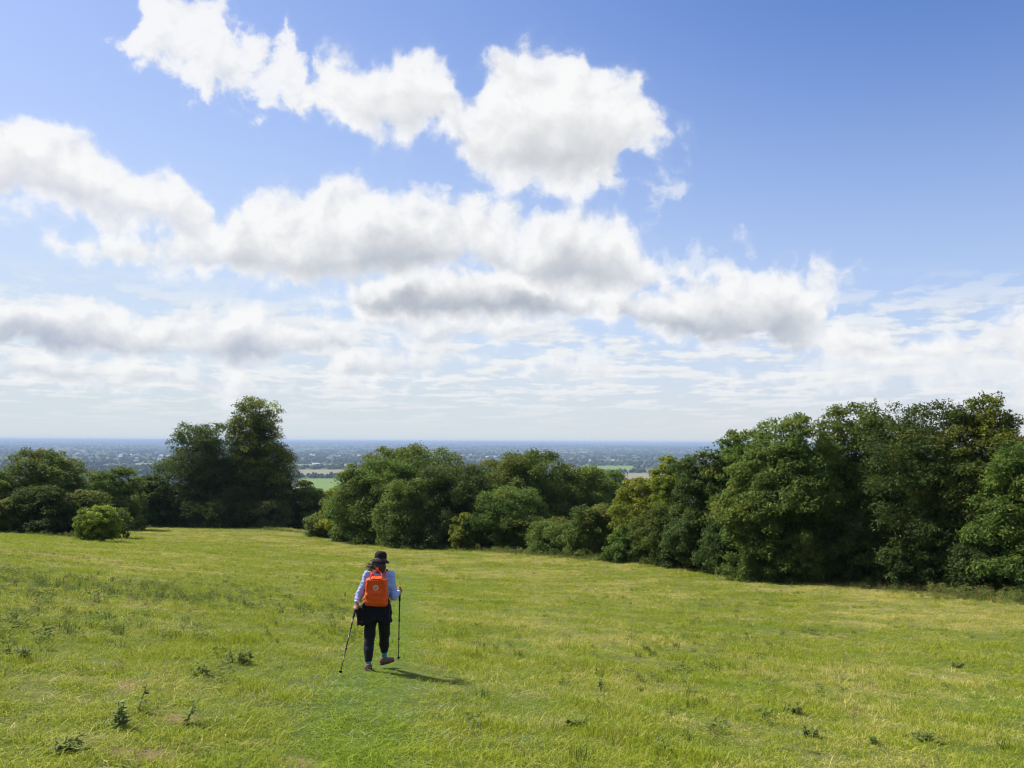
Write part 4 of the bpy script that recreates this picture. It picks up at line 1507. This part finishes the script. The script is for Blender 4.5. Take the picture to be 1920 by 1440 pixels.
for wr, d_ in ((LW, dL), (RW, dR)):
    n_ = d_.normalized()
    v_, f_ = tube([Vector(wr) - n_ * 0.03, Vector(wr) + n_ * 0.008], [0.0395, 0.034], 14)
    tag(mesh_obj('cuff', v_, f_, m_cuff, shirt, True))

# trousers
G = Grid((-0.26, -0.10, 0.02), (0.26, 0.56, 1.0), 0.009)
G.chain([(0.0, 0.20, 0.82), (0.0, 0.205, 0.96)], [0.150, 0.128], 0.04, (0.82, 1.15, 1.0))
for hx_, kn, an, top in ((-0.088, LK, LA, 0.128), (0.092, RK, RA, 0.155)):
    kn, an = Vector(kn), Vector(an)
    t_ = (kn.z - top) / (kn.z - an.z)
    end = kn.lerp(an, t_)
    G.chain([(hx_, 0.20, 0.80), kn + Vector((0, -0.005, 0)), kn.lerp(end, 0.55), end], [0.100, 0.079, 0.068, 0.052], 0.03)
G.wrinkle(0.006, 34, 5, (0.7, 0.7, 1.5))
for kn, an, top in ((LK, LA, 0.135), (RK, RA, 0.165)):
    side = (G.X < 0) if kn is LK else (G.X > 0)
    G.f = np.where(side, np.maximum(G.f, top - G.Z), G.f)
G.build('trousers', m_trouser, person)

# jacket knotted round the waist
G = Grid((-0.36, -0.06, 0.58), (0.30, 0.46, 1.04), 0.0095)
G.chain([(-0.01, 0.20, 0.97), (-0.02, 0.20, 0.84), (-0.025, 0.19, 0.70)], [0.160, 0.185, 0.200], 0.04, (0.85, 1.12, 1.0))
G.box((-0.235, 0.13, 0.760), (0.062, 0.050, 0.160), 0.03, 0.04, 0.0, -0.018)
G.box((0.150, 0.12, 0.76), (0.050, 0.045, 0.125), 0.03, 0.04, 0.0, 0.0)
ang = np.arctan2(G.Y - 0.20, G.X)
G.f = G.f + 0.010 * np.sin(ang * 9 + 2 * np.sin(ang * 2.0)) * np.clip((0.98 - G.Z) / 0.2, 0, 1)
G.wrinkle(0.005, 40, 8)
hem = 0.665 + 0.045 * np.exp(-((G.X - 0.0) / 0.09) ** 2) + 0.020 * np.sin(G.X * 24 + 1.0) - 0.05 * np.clip((-G.X - 0.14) / 0.08, 0, 1) + 0.01 * np.sin(G.X * 70)
G.f = np.maximum(G.f, hem - G.Z)
wj = G.build('waist_jacket', m_black, person)
tag(wj, 'black jacket tied round the waist')

# socks and shoes
for an, yaw, top in ((LA, -0.05, 0.155), (RA, 0.62, 0.20)):
    kn = LK if an is LA else RK
    a, f = foot_pts(an, yaw)
    up = a.lerp(Vector(kn), (top - a.z) / (kn[2] - a.z))
    v_, f_ = tube([a + Vector((0, 0, -0.02)), a.lerp(up, 0.5), up], [0.043, 0.041, 0.043], 14)
    mesh_obj('sock', v_, f_, m_sock, person, True)
    lo_ = np.array(a) - 0.26
    G = Grid((a.x - 0.14, a.y - 0.14, a.z - 0.11), (a.x + 0.26, a.y + 0.30, a.z + 0.06), 0.008)
    G.chain([a - f * 0.035 + Vector((0, 0, -0.035)), a + f * 0.07 + Vector((0, 0, -0.045)), a + f * 0.165 + Vector((0, 0, -0.055))], [0.046, 0.046, 0.036], 0.03)
    G.cone(a - f * 0.028 + Vector((0, 0, -0.03)), a - f * 0.018 + Vector((0, 0, 0.012)), 0.044, 0.042, 0.02)
    G.cut(a + Vector((0, 0, 0.018)), (0, 0, 1))
    G.cut(a + Vector((0, 0, -0.078)), (0, 0, -1))
    sh = G.build('shoe', m_shoe, person)
    G = Grid((a.x - 0.14, a.y - 0.14, a.z - 0.12), (a.x + 0.26, a.y + 0.30, a.z - 0.02), 0.008)
    G.chain([a - f * 0.04 + Vector((0, 0, -0.075)), a + f * 0.07 + Vector((0, 0, -0.075)), a + f * 0.17 + Vector((0, 0, -0.075))], [0.046, 0.047, 0.039], 0.03)
    G.cut(a + Vector((0, 0, -0.068)), (0, 0, 1))
    G.cut(a + Vector((0, 0, -0.092)), (0, 0, -1))
    G.build('sole', m_sole, sh)


# hat: crown and drooping brim
def lathe(prof, seg=36, wob=0.0, seed=0):
    V, F = [], []
    r_ = np.random.default_rng(seed)
    p1, p2 = r_.uniform(0, 6.28, 2)
    for i, (r0, z0) in enumerate(prof):
        for k in range(seg):
            a = 2 * math.pi * k / seg
            w = 1 + wob * math.sin(2 * a + p1) + wob * 0.6 * math.sin(3 * a + p2)
            V.append((r0 * math.cos(a), r0 * math.sin(a) * 1.12, z0 + (wob * 0.12 * math.sin(2 * a + p1) if r0 > 0.1 else 0)))
    for i in range(len(prof) - 1):
        for k in range(seg):
            F.append((i * seg + k, i * seg + (k + 1) % seg, (i + 1) * seg + (k + 1) % seg, (i + 1) * seg + k))
    F.append(tuple(range(seg))[::-1])
    F.append(tuple((len(prof) - 1) * seg + k for k in range(seg)))
    return V, F


hat = empty('hat', (0.018, 0.262, 1.565))
hat.parent = person
hat.rotation_euler = (R(-6), R(6), 0)
v_, f_ = lathe([(0.090, 0.02), (0.092, 0.05), (0.089, 0.090), (0.079, 0.120), (0.052, 0.137), (0.015, 0.141)], 36, 0.02, 2)
mesh_obj('hat_crown', v_, f_, m_hat, hat, True)
v_, f_ = lathe([(0.088, 0.030), (0.093, 0.024), (0.114, 0.006), (0.142, -0.018), (0.143, -0.022), (0.114, 0.000), (0.090, 0.018)], 36, 0.06, 4)
mesh_obj('brim', v_, f_, m_hat, hat, True)

# hair: mass under the hat, locks down the neck, strands blown out to the left
G = Grid((-0.15, 0.10, 1.38), (0.16, 0.40, 1.66), 0.008)
G.ellipsoid((0.02, 0.245, 1.560), (0.084, 0.094, 0.090), 0.02)
G.chain([(0.02, 0.195, 1.54), (0.03, 0.165, 1.47), (0.03, 0.155, 1.425)], [0.075, 0.066, 0.050], 0.03, (0.8, 1.3, 1))
G.chain([(0.0, 0.20, 1.515), (-0.07, 0.195, 1.495), (-0.115, 0.19, 1.478)], [0.045, 0.034, 0.012], 0.02)
G.wrinkle(0.004, 90, 4, (0.6, 1.6, 1.2))
G.f = np.maximum(G.f, np.maximum(G.Y - 0.31, -(G.Z - 1.39)))
hair = G.build('hair', m_hair, person)
hr = np.random.default_rng(8)
for k in range(34):
    s0 = Vector((hr.uniform(-0.055, 0.0), hr.uniform(0.17, 0.24), hr.uniform(1.44, 1.53)))
    ln = hr.uniform(0.09, 0.19)
    e0 = s0 + Vector((-ln, hr.uniform(-0.04, 0.05), hr.uniform(-0.055, 0.03)))
    m1 = s0.lerp(e0, 0.4) + Vector((0, 0, hr.uniform(0.0, 0.025)))
    m2 = s0.lerp(e0, 0.75) + Vector((0, 0, hr.uniform(-0.01, 0.02)))
    v_, f_ = tube([s0, m1, m2, e0], [0.010, 0.007, 0.004, 0.001], 5)
    mesh_obj('lock', v_, f_, m_hair, hair, True)

# ---------------------------------------------------------------- backpack
pack = empty('backpack', O + Vector((0.008, 0.0, 0.94)) * BODY)
pack.scale = (BODY,) * 3
tag(pack, 'orange canvas backpack with round white badge on the walking person', 'backpack')


def pk(name, G, mat, parent=None):
    o = G.build(name, mat, parent or pack)
    return o


G = Grid((-0.20, -0.14, -0.02), (0.20, 0.14, 0.50), 0.008)
G.box((0.0, 0.03, 0.222), (0.158, 0.080, 0.222), 0.045, 0.0, 0.06, 0.012)
G.box((0.0, 0.0, 0.12), (0.150, 0.070, 0.105), 0.05, 0.03, 0.06, 0.0)
G.f = np.maximum(G.f, (G.Z - 0.425 + 0.40 * np.maximum(np.abs(G.X) - 0.06, 0) + 0.25 * np.maximum(0.0 - G.Y, 0)))
G.wrinkle(0.0035, 40, 9)
G.wrinkle(0.0030, 75, 19, (0.5, 1, 1.4))
bag = pk('bag', G, m_orange)
# zip flap line and pocket seam, raised piping
def on_back(x, z, lift=0.004):
    """a point on the rear face of the bag"""
    i, k = int(round((x - bagG.lo[0]) / bagG.h)), int(round((z - bagG.lo[2]) / bagG.h))
    col = bagG.f[i, :, k]
    j = np.argmax(col < 0)
    yv = bagG.lo[1] + bagG.h * (j - col[j] / (col[j] - col[j - 1] + 1e-9)) if col.min() < 0 else 0.0
    return Vector((x, yv - lift, z))


bagG = G
arch = [(-0.128, 0.20), (-0.130, 0.30), (-0.118, 0.352), (-0.085, 0.378), (0.0, 0.384), (0.085, 0.378), (0.118, 0.352), (0.130, 0.30), (0.128, 0.20)]
v_, f_ = tube([on_back(a_, b_) for a_, b_ in arch], [0.0045] * len(arch), 6)
mesh_obj('zip', v_, f_, m_strap, pack, True)
v_, f_ = tube([on_back(a_, 0.185 + 0.004 * math.cos(a_ * 20)) for a_ in np.linspace(-0.13, 0.13, 9)], [0.004] * 9, 6)
mesh_obj('pocket_seam', v_, f_, m_strap, pack, True)
# carrying handles arching over the top
for sx in (-1, 1):
    a_ = Vector((sx * 0.085, -0.035, 0.405))
    pts = [on_back(sx * 0.092, 0.34, 0.003), a_, Vector((sx * 0.078, 0.02, 0.452)), Vector((sx * 0.045, 0.045, 0.492)), Vector((0.0, 0.060, 0.506))]
    v_, f_ = tube(pts, [0.011, 0.012, 0.010, 0.010, 0.009], 8)
    mesh_obj('handle', v_, f_, m_strap, pack, True)
G = Grid((-0.05, 0.02, 0.47), (0.05, 0.11, 0.58), 0.006)
G.box((0.0, 0.062, 0.520), (0.022, 0.010, 0.026), 0.006)
pk('handle_snap', G, m_orange)
# shoulder straps over the sweater, and their tails
for sx, sh in ((-1, LS), (1, RS)):
    s_ = Vector((sh[0] - 0.008, sh[1], sh[2] - 0.94))
    pts = [Vector((sx * 0.07, 0.09, 0.40)), Vector((s_.x * 0.66, 0.150, 0.455)), Vector((s_.x * 0.72, 0.225, 0.492)), Vector((s_.x * 0.78, 0.330, 0.40)), Vector((s_.x * 0.85, 0.355, 0.25)), Vector((s_.x * 0.98, 0.24, 0.10)), Vector((sx * 0.13, 0.10, 0.03))]
    v_, f_ = tube(pts, [0.016] * 7, 8)
    mesh_obj('shoulder_strap', v_, f_, m_strap, pack, True)
    tail = [Vector((sx * 0.150, 0.06, 0.16)), Vector((sx * 0.185, 0.05, 0.10)), Vector((sx * 0.215 + (-0.02 if sx < 0 else 0), 0.05, 0.045))]
    v_, f_ = tube(tail, [0.011, 0.011, 0.011], 6)
    mesh_obj('strap_tail', v_, f_, m_tan, pack, True)
# round badge: pale ring and disc with a curled animal mark
c_ = on_back(0.0, 0.275, 0.0)


def disc(r0, r1, y, seg=40, a0=0.0, a1=6.28319, cx=0.0, cz=0.0):
    V, F = [], []
    for k in range(seg + 1):
        a = a0 + (a1 - a0) * k / seg
        for rr_ in (r0, r1):
            V.append((cx + rr_ * math.cos(a), y, cz + rr_ * math.sin(a)))
            V.append((cx + rr_ * math.cos(a), y + 0.006, cz + rr_ * math.sin(a)))
    for k in range(seg):
        b = 4 * k
        F += [(b, b + 2, b + 6, b + 4), (b + 2, b + 3, b + 7, b + 6), (b, b + 4, b + 5, b + 1)]
    return V, F


badge = empty('badge', c_ + Vector((0, -0.0045, 0)))
badge.parent = pack
v_, f_ = disc(0.0001, 0.041, 0.0)
mesh_obj('badge_disc', v_, f_, m_white, badge)
v_, f_ = disc(0.0305, 0.0335, -0.002)
mesh_obj('badge_ring', v_, f_, m_red, badge)
v_, f_ = join([disc(0.007, 0.0195, -0.002, 24, 0.5, 5.6), disc(0.0001, 0.010, -0.0022, 12, 0, 6.283, 0.012, 0.006), disc(0.004, 0.010, -0.0024, 12, 2.2, 5.2, -0.012, -0.008)])
mesh_obj('badge_mark', v_, f_, m_red, badge)


# ---------------------------------------------------------------- trekking poles
def trek_pole(label, tip, hand, d):
    root = empty('trekking_pole', O + tip * BODY)
    root.scale = (BODY,) * 3
    tag(root, label, 'trekking pole', 'trekking poles of the walker')
    L = (Vector(hand) - tip).length
    P_ = lambda s: d * s
    v_, f_ = tube([P_(0.05), P_(0.45)], [0.0065, 0.0075], 10)
    lo_ = mesh_obj('lower_shaft', v_, f_, m_pole, root, True)
    v_, f_ = tube([P_(0.43), P_(0.80)], [0.009, 0.009], 10)
    mesh_obj('middle_shaft', v_, f_, m_pole, root, True)
    v_, f_ = tube([P_(0.78), P_(L - 0.16)], [0.0105, 0.0105], 10)
    mesh_obj('upper_shaft', v_, f_, m_pole, root, True)
    for s in (0.44, 0.79):
        v_, f_ = tube([P_(s - 0.02), P_(s - 0.015), P_(s + 0.015), P_(s + 0.02)], [0.009, 0.0145, 0.0145, 0.010], 10)
        mesh_obj('clamp', v_, f_, m_pole, root, True)
    v_, f_ = tube([P_(-0.005), P_(0.06)], [0.003, 0.0065], 8)
    mesh_obj('tip', v_, f_, m_tip, root, True)
    v_, f_ = tube([P_(0.068), P_(0.072), P_(0.078)], [0.020, 0.028, 0.012], 14)
    mesh_obj('basket', v_, f_, m_grip, root, True)
    v_, f_ = tube([P_(L - 0.20), P_(L - 0.185), P_(L - 0.10), P_(L - 0.05), P_(L - 0.02), P_(L + 0.02), P_(L + 0.045), P_(L + 0.06)], [0.011, 0.016, 0.0155, 0.018, 0.0145, 0.015, 0.021, 0.012], 12)
    mesh_obj('grip', v_, f_, m_grip, root, True)
    a = P_(L + 0.04)
    v_, f_ = tube([a, a + Vector((0.015, -0.03, -0.06)), a + Vector((0.0, -0.02, -0.125)), a + Vector((-0.012, 0.006, -0.06)), a], [0.005] * 5, 6)
    mesh_obj('wrist_strap', v_, f_, m_grip, root, True)
    return root


trek_pole('black trekking pole slanting back from the left hand', L_TIP, LH, l_dir)
trek_pole('upright black trekking pole planted ahead by the right hand', R_TIP, RH, r_dir)
